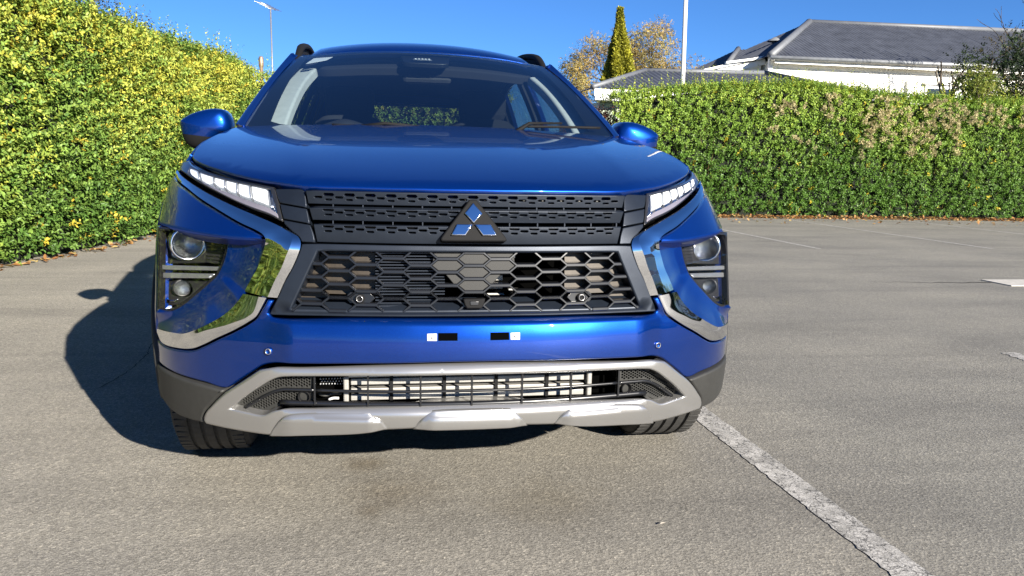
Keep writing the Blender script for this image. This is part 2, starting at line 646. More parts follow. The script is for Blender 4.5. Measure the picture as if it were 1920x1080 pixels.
def hood_s(x, y):
    return np.stack([np.asarray(x, float), np.asarray(y, float), hood_z(x, y)], -1)
hood_half = [(0, hf_y(0))] + [(x, float(hf_y(x))) for x in hf_x[1:-1]] + [(.806, .61), (.815, .75), (.812, .9), (.80, 1.1), (.785, 1.25), (.772, 1.335), (.70, 1.32), (.5, 1.265), (.25, 1.232), (0, 1.222)]
hood = panel("hood", mirror_poly(hood_half), hood_s, car, 'paint', r=.007, t=.03, res=.035, seg=.02)

# ---------------------------------------------------------------- sides
def side_x(y, z):
    y = np.asarray(y, float); z = np.asarray(z, float)
    lead = lean(z) + 1.03 * gz(z)
    k = 1 - sstep(.7, 1.5, y)
    x = plan_inv(y - lead * k)
    x = x - .55 * np.maximum(z - .83, 0) ** 1.6 - .10 * np.maximum(.5 - z, 0) ** 1.5
    x = x - .012 * np.exp(-((z - .62) / .10) ** 2) * sstep(1.1, 1.6, y)
    return x
def side_s(y, z):
    return np.stack([side_x(y, z), np.asarray(y, float), np.asarray(z, float)], -1)
AX_F, AX_R, ZW = .84, 3.50, .350
def arc(cy, cz, rad, a0, a1, n):
    return [(cy + rad * math.cos(math.radians(a)), cz + rad * math.sin(math.radians(a))) for a in np.linspace(a0, a1, n)]
zs = [.40, .47, .55, .65, .75, .82, .88, .945]
front_edge = [(float(DY(.889, z)), z) for z in zs]
a_f = math.degrees(math.asin((.40 - ZW) / .42))
fender_poly = front_edge + [(.95, .95), (1.28, .95), (1.30, .60), (1.33, .40)] + arc(AX_F, ZW, .42, a_f, 180 - a_f, 26)
panel("front_fender", fender_poly, side_s, car, 'paint', both=True, r=.004, t=.02, res=.05, seg=.025)
door_f = [(1.29, .95), (1.31, .60), (1.34, .40), (2.35, .38), (2.38, .95)]
door_r = [(2.385, .95), (2.355, .38), (3.02, .39)] + arc(AX_R, ZW, .42, 170, 108, 12) + [(3.42, .95)]
for o in panel("front_door", door_f, side_s, car, 'paint', both=True, r=.004, t=.02, res=.06, seg=.03):
    s = -1 if o.data.vertices[0].co.x < 0 else 1
    link("door_handle", tube_mesh([(s * .905, 2.12, .86), (s * .935, 2.15, .86), (s * .935, 2.28, .86), (s * .905, 2.31, .86)], .012, 8), o, 'paint')
for o in panel("rear_door", door_r, side_s, car, 'paint', both=True, r=.004, t=.02, res=.06, seg=.03):
    s = -1 if o.data.vertices[0].co.x < 0 else 1
    link("door_handle", tube_mesh([(s * .900, 3.05, .87), (s * .93, 3.08, .87), (s * .93, 3.2, .87), (s * .90, 3.23, .87)], .012, 8), o, 'paint')
quarter = [(3.425, .95)] + arc(AX_R, ZW, .42, 106, a_f, 20) + [(4.30, .42), (4.38, .7), (4.36, .95)]
panel("rear_quarter_panel", quarter, side_s, car, 'paint', both=True, r=.004, t=.02, res=.06, seg=.03)
# shoulder between the waist and the glass
def shoulder(y0, y1, name):
    ys = np.linspace(y0, y1, 16)
    r0 = [(float(side_x(y, .95)), y, .95) for y in ys]
    r1 = [(float(side_x(y, .95)) - .022, y, .985 + .02 * min(1, max(0, (y - .7) / .6))) for y in ys]
    r2 = []
    for y in ys:
        if y < 1.33:
            xh = .815 if y < .9 else float(np.interp(y, [.9, 1.1, 1.25, 1.335], [.812, .80, .785, .772]))
            if y < .66: xh = .806
            r2.append((xh + .004, y, float(hood_z(xh, y)) - .004))
        else:
            r2.append((.778, y, 1.105))
    loft(name, [r0, r1, r2], car, 'paint', n=40, sub=6, flip=False, skirt=.012)
shoulder(.66, 1.28, "fender_shoulder")
shoulder(1.335, 4.3, "door_waist")
loft("cowl_corner", [[(float(side_x(1.282, .95)), 1.283, .95), (float(side_x(1.333, .95)), 1.334, .95)],
                     [(float(side_x(1.282, .95)) - .022, 1.283, 1.0), (float(side_x(1.333, .95)) - .022, 1.334, 1.0)],
                     [(.786, 1.283, 1.10), (.778, 1.334, 1.105)]], car, 'paint', n=6, sub=6, flip=False)

# greenhouse
def up_x(z): return .778 - .455 * (np.asarray(z, float) - 1.105)
def up_s(y, z):
    y = np.asarray(y, float); z = np.asarray(z, float)
    x = up_x(z) - .03 * sstep(3.2, 4.3, y) + .012 * np.sin(np.pi * np.clip((z - 1.1) / .42, 0, 1))
    return np.stack([x, y, z], -1)
gh = [(1.42, 1.104), (1.44, 1.155), (1.72, 1.315), (2.03, 1.462), (2.3, 1.515), (2.8, 1.54), (3.4, 1.525), (3.9, 1.45), (4.3, 1.105)]
w1 = [(1.70, 1.125), (1.95, 1.33), (2.14, 1.418), (2.34, 1.455), (2.56, 1.468), (2.60, 1.122)]
w2 = [(2.70, 1.122), (2.67, 1.472), (3.05, 1.47), (3.36, 1.44), (3.52, 1.14)]
w3 = [(3.62, 1.15), (3.50, 1.42), (3.75, 1.38), (3.98, 1.18)]
for o in panel("window_frame", gh, up_s, car, 'paint', both=True, holes=[w1, w2, w3], r=.004, t=.025, res=.06, seg=.03):
    s = -1 if o.data.vertices[0].co.x < 0 else 1
    for w in (w1, w2, w3):
        link("window_pane", panel_mesh(w, lambda y, z: up_s(y, z) - np.array([.012, 0, 0]), r=.001, t=.003, res=.08, seg=.04, side=s), o, 'sideglass')
panel("inner_pillar_trim", gh[1:8] + [(4.2, 1.13), (1.50, 1.13)], lambda y, z: up_s(y, z) - np.array([.05, 0, 0]), car, 'interior', both=True,
      holes=[[(y, z) for y, z in w] for w in (w1, w2, w3)], r=.004, t=.012, res=.06, seg=.03)

# windscreen
def ws(a, b, off=0.0):
    u = np.asarray(a, float) / .66; v = np.asarray(b, float) / .86
    x = u * (.742 - v * .150)
    y = 1.215 + v * .79 + .105 * (1 - .55 * v) * u ** 2
    z = 1.112 + v * .404 + .02 * 4 * v * (1 - v) - .038 * u ** 2 * v + .008 * u ** 2 * (1 - v)
    n = np.array([0, -.46, .89])
    return np.stack([x, y, z], -1) + n * off
W_OUT = [(-.66, 0.0), (-.33, 0.0), (0, 0), (.33, 0), (.66, 0.0), (.662, .3), (.66, .6), (.65, .85), (.4, .86), (0, .86), (-.4, .86), (-.65, .85), (-.66, .6), (-.662, .3)]
wind = panel("windscreen", W_OUT, lambda a, b: ws(a, b), car, 'glass', r=.002, t=.004, res=.05, seg=.03)
W_IN = [(-.585, .055), (-.55, .035), (-.3, .03), (0, .03), (.3, .03), (.55, .035), (.585, .055), (.60, .3), (.61, .6), (.608, .80), (.59, .82), (.3, .835), (0, .835), (-.3, .835), (-.59, .82), (-.608, .80), (-.61, .6), (-.60, .3)]
panel("ceramic_border", [(a * .995, .003 + b * .995) for a, b in W_OUT], lambda a, b: ws(a, b, -.007), wind, 'frit', holes=[W_IN], r=.0005, t=.002, res=.05, seg=.03)
# light pillar trims and headlining edge behind the glass
for sg in (-1, 1):
    T_P = [(sg * a, b) for a, b in ((.655, .02), (.655, .45), (.645, .80), (.60, .815), (.555, .79), (.565, .62), (.556, .3), (.538, .02))]
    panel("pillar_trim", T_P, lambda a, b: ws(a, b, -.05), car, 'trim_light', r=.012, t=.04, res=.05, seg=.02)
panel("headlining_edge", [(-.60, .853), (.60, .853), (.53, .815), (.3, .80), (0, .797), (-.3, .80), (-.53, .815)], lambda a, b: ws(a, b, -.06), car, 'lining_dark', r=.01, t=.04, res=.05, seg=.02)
# sensor housing, tag and stickers on the glass
sens = panel("sensor_housing", [(-.13, .852), (.13, .852), (.115, .755), (.09, .742), (-.09, .742), (-.115, .755)], lambda a, b: ws(a, b, -.02), wind, 'frit', r=.004, t=.02, res=.04, seg=.02)
panel("toll_tag", [(-.062, .775), (.022, .775), (.030, .752), (-.068, .752)], lambda a, b: ws(a, b, -.009), sens, 'steel', r=.0005, t=.002, res=.04, seg=.02)
for k in range(5):
    panel("tag_mark", [(-.058 + k * .017, .772), (-.05 + k * .017, .772), (-.05 + k * .017, .756), (-.058 + k * .017, .756)], lambda a, b: ws(a, b, -.0075), sens, 'white', r=.0003, t=.0006, res=.04, seg=.02)
panel("service_sticker", [(-.572, .815), (-.475, .818), (-.50, .765), (-.592, .72)], lambda a, b: ws(a, b, -.010), wind, 'white', r=.0005, t=.001, res=.05, seg=.03)
panel("sticker_patch", [(-.592, .715), (-.525, .742), (-.55, .70), (-.585, .69)], lambda a, b: ws(a, b, -.010), wind, 'interior', r=.0005, t=.001, res=.05, seg=.03)
# A-pillars
def wedge(u, v): return ws(np.array([u * .66]), np.array([v * .86]))[0]
vs = np.linspace(-.01, 1.0, 14)
p0 = [wedge(1.008, v) + np.array([0, 0, .001]) for v in vs]
p2 = [np.array([float(up_x(1.104 + (1.462 - 1.104) * max(0, v) ** .95)), 1.42 + .61 * max(0, v), 1.104 + (1.462 - 1.104) * max(0, v) ** .95]) for v in vs]
p1 = [(a * .45 + b * .55) + np.array([.020, -.004, .016]) for a, b in zip(p0, p2)]
loft("windscreen_pillar", [p0, p1, p2], car, 'paint', n=40, sub=6, skirt=.015, flip=True)
# roof
def roof_z(x, y):
    x = np.abs(np.asarray(x, float)); y = np.asarray(y, float)
    zc = pchip([1.99, 2.04, 2.15, 2.35, 2.65, 3.0, 3.5, 4.0, 4.15], [1.500, 1.533, 1.567, 1.600, 1.624, 1.628, 1.604, 1.54, 1.50])(y)
    return zc - .07 * (x / .6) ** 2.2 - .035 * np.maximum(x - .5, 0) / .1
roof_half = [(0, 2.005), (.2, 2.010), (.4, 2.028), (.56, 2.055), (.60, 2.085), (.622, 2.4), (.625, 3.0), (.60, 3.7), (.56, 4.1), (0, 4.16)]
panel("roof", mirror_poly(roof_half), lambda x, y: np.stack([np.asarray(x, float), np.asarray(y, float), roof_z(x, y)], -1), car, 'paint', r=.008, t=.03, res=.05, seg=.025)
panel("roof_lining", mirror_poly([(0, 2.06), (.55, 2.1), (.58, 3.0), (.54, 4.0), (0, 4.05)]), lambda x, y: np.stack([np.asarray(x, float), np.asarray(y, float), roof_z(x, y) - .06], -1), car, 'interior', r=.004, t=.01, res=.1, seg=.05)
for s in (-1, 1):
    path = [(s * xx, yy, float(roof_z(xx, yy)) + dz) for xx, yy, dz in ((.603, 2.03, .0), (.600, 2.09, .026), (.596, 2.20, .052), (.590, 2.5, .060), (.588, 2.9, .062), (.582, 3.3, .058), (.575, 3.6, .04), (.57, 3.8, .0))]
    rl = link("rail_foot", loft_mesh([[(p[0], p[1], float(roof_z(p[0], p[1])) - .02) for p in path], path], n=50, sub=3, side=1), car, 'black')
    link("roof_rail", tube_mesh(path, [.010, .015, .016, .016, .016, .016, .014, .010], 12, True, .03, 1.3), car, 'black')
# rear end
def rear_s(x, z):
    x = np.asarray(x, float); z = np.asarray(z, float)
    return np.stack([x, 4.46 - .16 * (np.abs(x) / .85) ** 3 - .05 * np.maximum(z - .75, 0) - .9 * np.maximum(z - 1.08, 0) ** 1.05 - .1 * np.maximum(.5 - z, 0), z], -1)
rear_poly = mirror_poly([(0, .42), (.70, .42), (.84, .5), (.85, .95), (.775, 1.1), (.60, 1.46), (0, 1.49)])
rear_win = mirror_poly([(0, 1.09), (.46, 1.09), (.50, 1.12), (.44, 1.395), (.40, 1.405), (0, 1.41)])
tail = panel("tailgate", rear_poly, rear_s, car, 'paint', holes=[rear_win], flip=True, r=.006, t=.03, res=.07, seg=.03)
panel("rear_window", rear_win, lambda x, z: rear_s(x, z) - np.array([0, .012, 0]), tail, 'sideglass', flip=True, r=.001, t=.003, res=.08, seg=.04)
for s in (-1, 1):
    link("tail_lamp", panel_mesh([(.45, .98), (.85, .94), (.79, 1.08), (.45, 1.02)], lambda x, z: rear_s(x, z) + np.array([0, .012, 0]), flip=True, r=.006, t=.02, res=.06, seg=.03, side=s), tail, 'redlens')
panel("rear_bumper", mirror_poly([(0, .24), (.66, .24), (.82, .30), (.86, .41), (0, .41)]), lambda x, z: rear_s(x, z) + np.array([0, .02, 0]), car, 'clad', flip=True, r=.01, t=.05, res=.06, seg=.03)

# ---------------------------------------------------------------- interior
inside_parts = car
dash_s = lambda x, y: np.stack([np.asarray(x, float), np.asarray(y, float), 1.055 + .03 * np.sin(np.clip((np.asarray(y, float) - 1.25) / .5, 0, 1) * 2.6) - .05 * (np.abs(np.asarray(x, float)) / .7) ** 4], -1)
panel("dashboard", mirror_poly([(0, 1.27), (.5, 1.32), (.68, 1.42), (.70, 1.75), (.4, 1.85), (0, 1.85)]), dash_s, car, 'interior', r=.02, t=.3, res=.06, seg=.03)
link("instrument_hood", tube_mesh([(-.56, 1.74, 1.075), (-.37, 1.70, 1.115), (-.18, 1.74, 1.075)], [.03, .06, .03], 12, True, .02), car, 'interior')
sw = [(-.37 + .185 * math.cos(a), 1.98 - .10 * math.sin(a), 1.0 + .155 * math.sin(a)) for a in np.linspace(0, 2 * math.pi, 33)]
wheel_o = link("steering_wheel", tube_mesh(sw, .016, 8, False), car, 'interior')
box("wheel_hub", (-.37, 1.97, 1.0), (.17, .05, .09), wheel_o, 'interior', .015)
link("inner_mirror", boxes_mesh([((.01, 2.02, 1.405), (.24, .035, .075))], .02), car, 'interior')
def seat(x, y, w):
    b = box("seat_cushion", (x, y, .62), (w, .50, .22), car, 'seat', .05)
    k = loft("seat_back", [[(x - w / 2, y + .2, .70), (x - w / 2 * .95, y + .30, 1.0), (x - w / 2 * .7, y + .38, 1.20)],
                           [(x - w / 4, y + .14, .70), (x - w / 4, y + .24, 1.0), (x - w / 4 * .8, y + .34, 1.235)],
                           [(x + w / 4, y + .14, .70), (x + w / 4, y + .24, 1.0), (x + w / 4 * .8, y + .34, 1.235)],
                           [(x + w / 2, y + .2, .70), (x + w / 2 * .95, y + .30, 1.0), (x + w / 2 * .7, y + .38, 1.20)]], car, 'seat', both=False, n=16, sub=5, skirt=.10, flip=True)
    box("headrest", (x, y + .42, 1.31), (.27, .10, .17), car, 'seat', .04)
for x in (-.37, .37): seat(x, 2.25, .52)
box("rear_bench", (0, 3.15, .62), (1.25, .5, .25), car, 'seat', .05)
box("rear_backrest", (0, 3.45, .92), (1.25, .16, .46), car, 'seat', .05)
for x in (-.42, 0.0, .42): box("rear_headrest", (x, 3.47, 1.17), (.24, .09, .10), car, 'seat', .03)
box("parcel_shelf", (0, 3.85, 1.0), (1.2, .6, .03), car, 'interior', .01)

# ---------------------------------------------------------------- corner panels, chrome shields
chr_in = [(.853, .953), (.818, .937), (.765, .916), (.703, .893), (.631, .869), (.566, .849), (.505, .828), (.470, .811), (.451, .798), (.444, .781), (.450, .757), (.466, .720), (.485, .686), (.506, .639)]
chr_out = [(.853, .940), (.830, .925), (.784, .906), (.738, .884), (.680, .859), (.611, .829), (.564, .812), (.543, .801), (.535, .789), (.537, .776), (.545, .749), (.558, .714), (.574, .686), (.595, .648)]
C_in = on(chr_in, .004); C_out = on(chr_out, .004)
# ridge: leaves the inner edge at the bend and runs down the shield
t = np.linspace(0, 1, len(chr_in))
def by_index(P, k=7):
    P = np.asarray(P, float); n = len(P); out = []
    for i in range(n - 1):
        p0 = P[i - 1] if i else 2 * P[0] - P[1]
        p3 = P[i + 2] if i + 2 < n else 2 * P[-1] - P[-2]
        for j in range(k):
            u = j / k
            out.append(.5 * (2 * P[i] + (P[i + 1] - p0) * u + (2 * p0 - 5 * P[i] + 4 * P[i + 1] - p3) * u ** 2 + (3 * P[i] - p0 - 3 * P[i + 1] + p3) * u ** 3))
    out.append(P[-1])
    return np.array(out)
Ki, Ko = by_index(C_in), by_index(C_out)
tt = np.linspace(0, 1, len(Ki))
fr = np.interp(tt, [0, .50, .58, .69, .78, 1.0], [.06, .08, .14, .27, .31, .27])[:, None]
ridge = Ki * (1 - fr) + Ko * fr
push = np.interp(tt, [0, .54, .69, 1.0], [.0, .0, .008, .008])
counter = np.interp(tt, [.60, .74], [0, 1])
ridge[:, 1] -= push + counter * .10 * (ridge[:, 2] - .70)
Ko2 = Ko.copy(); Ko2[:, 1] += np.interp(tt, [0, .46, .56, .65, .73, 1], [-.002, -.003, -.002, .004, .018, .018]) - counter * .10 * (Ko[:, 2] - .70)
Ki2 = Ki.copy(); Ki2[:, 1] += np.interp(tt, [0, .5, .65, 1], [.006, .008, .004, .003]) - counter * .10 * (Ki[:, 2] - .70)
ch = loft("chrome_shield_trim", [list(Ki2), list(ridge)], car, 'chrome', n=90, sub=3, flip=False, skirt=.012)
for o, s in zip(ch, (-1, 1)):
    link("shield_face", loft_mesh([list(ridge), list((ridge + Ko2) / 2 + np.array([0, -.002, 0])), list(Ko2)], n=90, sub=4, skirt=.014, side=s), o, 'chrome')
chl_out = [(.595, .646), (.607, .628), (.622, .610), (.652, .584), (.696, .557), (.749, .530), (.765, .524), (.806, .519), (.868, .508)]
chl_in = [(.532, .637), (.548, .607), (.562, .586), (.583, .571), (.621, .548), (.668, .523), (.710, .499), (.737, .486), (.757, .481), (.788, .477), (.835, .473), (.855, .475), (.872, .487)]
L_out = resample(smooth_line(on(chl_out, .004), False, .01, 60), 70)
L_in = resample(smooth_line(on(chl_in, .012), False, .01, 60), 70)
L_mid = L_in * .45 + L_out * .55 + np.array([0, -.003, 0])
loft("lower_shield_trim", [list(L_in + np.array([0, .010, 0])), list(L_in + (L_out - L_in) * .05), list(L_mid), list(L_out)], car, 'chrome', n=70, sub=4, flip=False, skirt=.014)

# painted brow above the lamp
brow = [(.862, .940), (.835, .923), (.784, .903), (.738, .881), (.680, .856), (.611, .826), (.564, .809), (.541, .798), (.532, .786),
        (.563, .785), (.600, .785), (.640, .786), (.71, .791), (.79, .796), (.862, .798), (.889, .798), (.889, .83), (.889, .88), (.885, .93)]
def brow_off(x, z):
    ax = np.abs(x)
    zl = np.interp(ax, [.53, .64, .71, .79, .89], [.785, .786, .791, .796, .798])
    d = np.clip((z - zl) / .05, 0, 1)
    return .007 - .004 * (1 - d) ** 2 + .010 * (1 - sstep(.53, .60, ax))
panel("corner_panel", brow, skin(brow_off), car, 'paint', both=True, r=.010, t=.05, res=.02, seg=.012)
# lamp outline and the pocket around it
def lamp_y(x, z): return .250 + .66 * (np.abs(x) - .643) + .22 * (np.asarray(z, float) - .78)
def lamp_s(off=0.0):
    return lambda x, z: np.stack([np.asarray(x, float), lamp_y(x, z) + off, np.asarray(z, float)], -1)
lamp_poly = [(.862, .795), (.79, .797), (.71, .792), (.643, .780), (.648, .752), (.660, .712), (.676, .680), (.703, .653), (.744, .617), (.783, .585), (.808, .571), (.832, .563), (.862, .560)]
def Lp(pts, off=0.0):
    a = np.asarray(pts, float); return lamp_s(off)(a[:, 0], a[:, 1])
pk_out = list(on(chr_out[8:], .026)) + list(on(chl_out[1:], .010))
pk_in = list(Lp(lamp_poly[3:], -.004))
A_ = resample(smooth_line(pk_out, False, .01, 50), 90); B_ = resample(smooth_line(pk_in, False, .01, 50), 90)
mid = A_ * .5 + B_ * .5 + np.array([0, .012, 0])
loft("lamp_pocket", [list(A_), list(mid), list(B_)], car, 'paint', n=90, sub=6, flip=False, skirt=.012)
# pocket ceiling: under the brow
ceil_a = list(on([(.533, .788), (.563, .789), (.600, .787), (.640, .788), (.71, .793), (.79, .798), (.862, .800)], .006))
ceil_b = [np.array([p[0], p[1] + dy, p[2] - dz]) for p, dy, dz in zip(ceil_a, [.018, .05, .08, .10, .09, .06, .03], [.002, .004, .006, .006, .004, .003, .002])]
loft("lamp_brow_underside", [ceil_a, ceil_b], car, 'paint', n=50, sub=3, flip=True)
# outer column between lamp and wheel side
col_poly = [(.864, .800), (.889, .800), (.889, .70), (.889, .60), (.889, .50), (.887, .475), (.874, .487), (.870, .508), (.866, .56), (.864, .68)]
panel("lamp_outer_pillar", col_poly, skin(.0), car, 'paint', both=True, r=.011, t=.04, res=.02, seg=.012)

# ---------------------------------------------------------------- headlamps
def ellipse(cx, cz, rx, rz, n=28): return [(cx + rx * math.cos(a), cz + rz * math.sin(a)) for a in np.linspace(0, 2 * math.pi, n, endpoint=False)]
for s in (-1, 1):
    hl = thing_part = bpy.data.objects.new("headlight", None)
    COL.objects.link(hl); hl.parent = car; hl.location = -Vector(car.location)
    sub = lambda name, me, mat: (lambda o: (setattr(o, 'location', (0, 0, 0)), o)[1])(link(name, me, hl, mat))
    sub("lens", panel_mesh(lamp_poly, lamp_s(.002), r=.004, t=.006, res=.03, seg=.012, side=s), 'lens')
    rim = [(x, z) for x, z in lamp_poly]
    inner, _ = inset_poly(np.array(rim)[::-1] if area2(np.array(rim)) < 0 else np.array(rim), .008)
    sub("seal", panel_mesh(rim, lamp_s(.006), holes=[list(map(tuple, inner))], r=.001, t=.02, res=.03, seg=.012, side=s), 'black')
    sub("housing", panel_mesh(rim, lamp_s(.115), r=.002, t=.01, res=.04, seg=.02, side=s), 'lamp_black')
    # side wall of the bowl
    ring = np.array(rim + [rim[0]])
    sub("bowl", loft_mesh([list(Lp(ring, .008)), list(Lp(ring * .97 + np.array([.024, .0205]), .112))], n=90, sub=2, side=s, flip=True, sharp=60), 'lamp_black')
    # upper bezel with the round opening, reflector steps on the inside
    up = [(.852, .788), (.70, .785), (.655, .775), (.663, .73), (.671, .708), (.852, .690)]
    oct_ = [(.825, .780), (.745, .781), (.724, .765), (.722, .735), (.742, .716), (.805, .706), (.826, .715), (.831, .75)]
    sub("upper_bezel", panel_mesh(up, lamp_s(.040), holes=[oct_], r=.003, t=.05, res=.03, seg=.012, side=s), 'lamp_black')
    sub("bezel_edge", panel_mesh(oct_, lamp_s(.034), holes=[[(x * .955 + .0349, z * .955 + .0337) for x, z in oct_]], r=.0015, t=.012, res=.03, seg=.012, side=s), 'lamp_chrome')
    for k in range(7):
        z0 = .766 - k * .0095
        sub("reflector_step", panel_mesh([(.668, z0), (.718, z0 + .001), (.718, z0 - .0045), (.669, z0 - .0045)], lamp_s(.034), r=.0012, t=.01, res=.03, seg=.02, side=s), 'lamp_black')
    c1 = np.array([.779, float(lamp_y(.779, .751)) + .045, .751])
    ax = unit([-.35, -1, 0.03])
    def m_(me):
        if s < 0:
            for v in me.vertices: v.co.x = -v.co.x
            me.flip_normals()
        return me
    dome = [(.0405 * math.cos(a), .022 * math.sin(a)) for a in np.linspace(0, math.pi / 2, 14)]
    sub("projector_lens", m_(lathe_mesh(dome + [(0.0, .022)], c1, ax, 40)), 'projector')
    sub("projector_ring", m_(lathe_mesh([(.0405, -.004), (.0405, .006), (.044, .010), (.0475, .006), (.0475, -.03)], c1, ax, 40)), 'lamp_chrome')
    sub("projector_shade", m_(lathe_mesh([(.0, -.022), (.03, -.022), (.041, -.006), (.041, .0)], c1, ax, 32)), 'lamp_grey')
    # light blade between the two chambers
    sub("light_blade", panel_mesh([(.856, .690), (.672, .700), (.680, .688), (.856, .676)], lamp_s(.016), r=.003, t=.05, res=.03, seg=.012, side=s), 'lamp_grey')
    sub("light_blade", panel_mesh([(.856, .668), (.690, .679), (.700, .665), (.856, .652)], lamp_s(.020), r=.003, t=.05, res=.03, seg=.012, side=s), 'lamp_grey')
    # lower chamber
    low = [(.852, .646), (.715, .655), (.748, .625), (.787, .592), (.812, .578), (.852, .572)]
    sub("lower_bezel", panel_mesh(low, lamp_s(.045), holes=[ellipse(.795, .625, .032, .023)], r=.003, t=.045, res=.03, seg=.012, side=s), 'lamp_black')
    c2 = np.array([.795, float(lamp_y(.795, .626)) + .050, .626])
    dome2 = [(.020 * math.cos(a), .017 * math.sin(a)) for a in np.linspace(0, math.pi / 2, 10)]
    sub("projector_lens", m_(lathe_mesh(dome2 + [(0.0, .017)], c2, ax, 28)), 'projector')
    sub("projector_ring", m_(lathe_mesh([(.020, -.004), (.0205, .005), (.025, .003), (.027, -.03)], c2, ax, 28)), 'lamp_black')
    sub("projector_shade", m_(lathe_mesh([(.0, -.012), (.012, -.012), (.020, -.004), (.020, .0)], c2, ax, 24)), 'lamp_grey')
    sub("chin_reflector", panel_mesh([(.848, .596), (.826, .590), (.806, .597), (.815, .585), (.848, .578)], lamp_s(.040), r=.003, t=.01, res=.03, seg=.012, side=s), 'lamp_chrome')

# ---------------------------------------------------------------- running lights along the hood edge
drl_poly = [(.812, .985), (.798, .975), (.762, .962), (.699, .948), (.625, .935), (.557, .926), (.521, .921), (.510, .890), (.497, .849), (.493, .834),
            (.523, .847), (.568, .860), (.634, .882), (.707, .908), (.772, .931), (.822, .949), (.848, .957), (.845, .978)]
seg_t = [(.809, .963), (.769, .957), (.710, .946), (.671, .937), (.631, .931), (.593, .926), (.541, .918)]
seg_b = [(.800, .949), (.751, .931), (.703, .922), (.665, .911), (.626, .900), (.582, .888), (.536, .875)]
for s in (-1, 1):
    d = bpy.data.objects.new("running_light", None)
    COL.objects.link(d); d.parent = car; d.location = -Vector(car.location)
    sub = lambda name, me, mat: (lambda o: (setattr(o, 'location', (0, 0, 0)), o)[1])(link(name, me, d, mat))
    sub("lens", panel_mesh(drl_poly, skin(.004), r=.004, t=.006, res=.03, seg=.012, side=s), 'lens')
    sub("backing", panel_mesh(drl_poly, skin(.050), r=.003, t=.02, res=.03, seg=.012, side=s), 'lamp_chrome')
    sub("surround", panel_mesh([(x * .998, z) for x, z in drl_poly], skin(.010), holes=[[(.800, .966), (.762, .954), (.699, .941), (.625, .929), (.557, .920), (.530, .915), (.518, .885), (.505, .848), (.503, .841), (.530, .853), (.568, .863), (.634, .885), (.707, .911), (.772, .934), (.806, .948)]], r=.002, t=.03, res=.03, seg=.012, side=s), 'lamp_black')
    for k in range(6):
        g = .07
        a, b, c, e = np.array(seg_t[k]), np.array(seg_t[k + 1]), np.array(seg_b[k + 1]), np.array(seg_b[k])
        q = [a + (b - a) * g, b - (b - a) * g * .5, c - (c - e) * g * .5, e + (c - e) * g]
        sub("light_segment", panel_mesh([tuple(p) for p in q], skin(.022), r=.003, t=.02, res=.03, seg=.01, side=s), 'drl')
        if k:
            w = .0011
            sub("segment_divider", panel_mesh([(a[0] + w, a[1] + .003), (a[0] - w, a[1] + .002), (e[0] - w, e[1] - .003), (e[0] + w, e[1] - .002)], skin(.013), r=.0008, t=.012, res=.03, seg=.02, side=s), 'lamp_grey')
    sub("indicator_strip", panel_mesh([(.745, .925), (.635, .896), (.568, .877), (.532, .867), (.506, .852), (.504, .842), (.528, .8525), (.583, .868), (.67, .896)], skin(.012), r=.002, t=.01, res=.03, seg=.012, side=s), 'drl_strip')
    for k in range(5):
        xx = .537 - k * .0045
        sub("lens_flute", panel_mesh([(xx, .914 - k * .001), (xx - .0022, .914 - k * .001), (xx - .014, .862 - k * .003), (xx - .0118, .862 - k * .003)], skin(.018), r=.0008, t=.006, res=.03, seg=.02, side=s), 'lamp_chrome')
# ---------------------------------------------------------------- upper grille
# side blanks in three steps
blank_in = [(.441, .917), (.434, .905), (.428, .879), (.424, .872), (.416, .838), (.413, .831), (.408, .811), (.405, .7845)]
b1 = [(.436, .912), (.446, .918), (.519, .917), (.508, .890), (.503, .882), (.431, .872)]
b2 = [(.430, .869), (.502, .879), (.495, .852), (.490, .836), (.487, .832), (.419, .836), ]
b2 = [(.430, .869), (.502, .879), (.495, .852), (.491, .842), (.422, .832)]
b3 = [(.421, .829), (.490, .839), (.488, .829), (.466, .811), (.449, .798), (.442, .785), (.408, .785), (.412, .806)]
for b, o in ((b1, .012), (b2, .008), (b3, .006)):
    panel("grille_side_panel", b, skin(o), car, 'satin', both=True, r=.003, t=.025, res=.03, seg=.012)

def slat(z_top, z_bot, x_top, x_bot, rows, off):
    out = mirror_poly([(0, z_bot), (x_bot, z_bot), (x_top, z_top), (0, z_top)])
    holes = []
    for (zc, w, h, ph) in rows:
        k = np.arange(-9, 10)
        for c in (k + ph) * .0535:
            if abs(c) + w > min(x_top, x_bot) - .006: continue
            if z_top < .90 and abs(c) < .055: pass
            q = w - h * .9
            holes.append([(c - w, zc), (c - q, zc - h), (c + q, zc - h), (c + w, zc), (c + q, zc + h), (c - q, zc + h)])
    def o_(x, z):
        u = (z - z_bot) / (z_top - z_bot)
        return off + .010 * (1 - u) - .010 * u + 0 * x
    return panel("grille_slat", out, skin(o_), car, 'satin', holes=holes, r=.0025, t=.022, res=.03, seg=.03, hole_r=.0008, hole_t=.014, hole_seg=.05, hole_smooth=False)
slat(.916, .881, .434, .428, [(.9065, .0145, .0042, 0.0), (.8995, .0110, .0030, .5), (.8935, .0095, .0026, 0.0)], .006)
slat(.873, .840, .424, .416, [(.8680, .0145, .0036, 0.0), (.8615, .0115, .0030, .5), (.8555, .0100, .0026, 0.0)], .004)
slat(.832, .7845, .412, .404, [(.8270, .0145, .0036, 0.0), (.8205, .0115, .0030, .5), (.8145, .0100, .0026, 0.0)], .004)
panel("grille_backing", mirror_poly([(0, .79), (.42, .79), (.45, .91), (0, .91)]), skin(.05), car, 'void', r=.002, t=.01, res=.1, seg=.05)
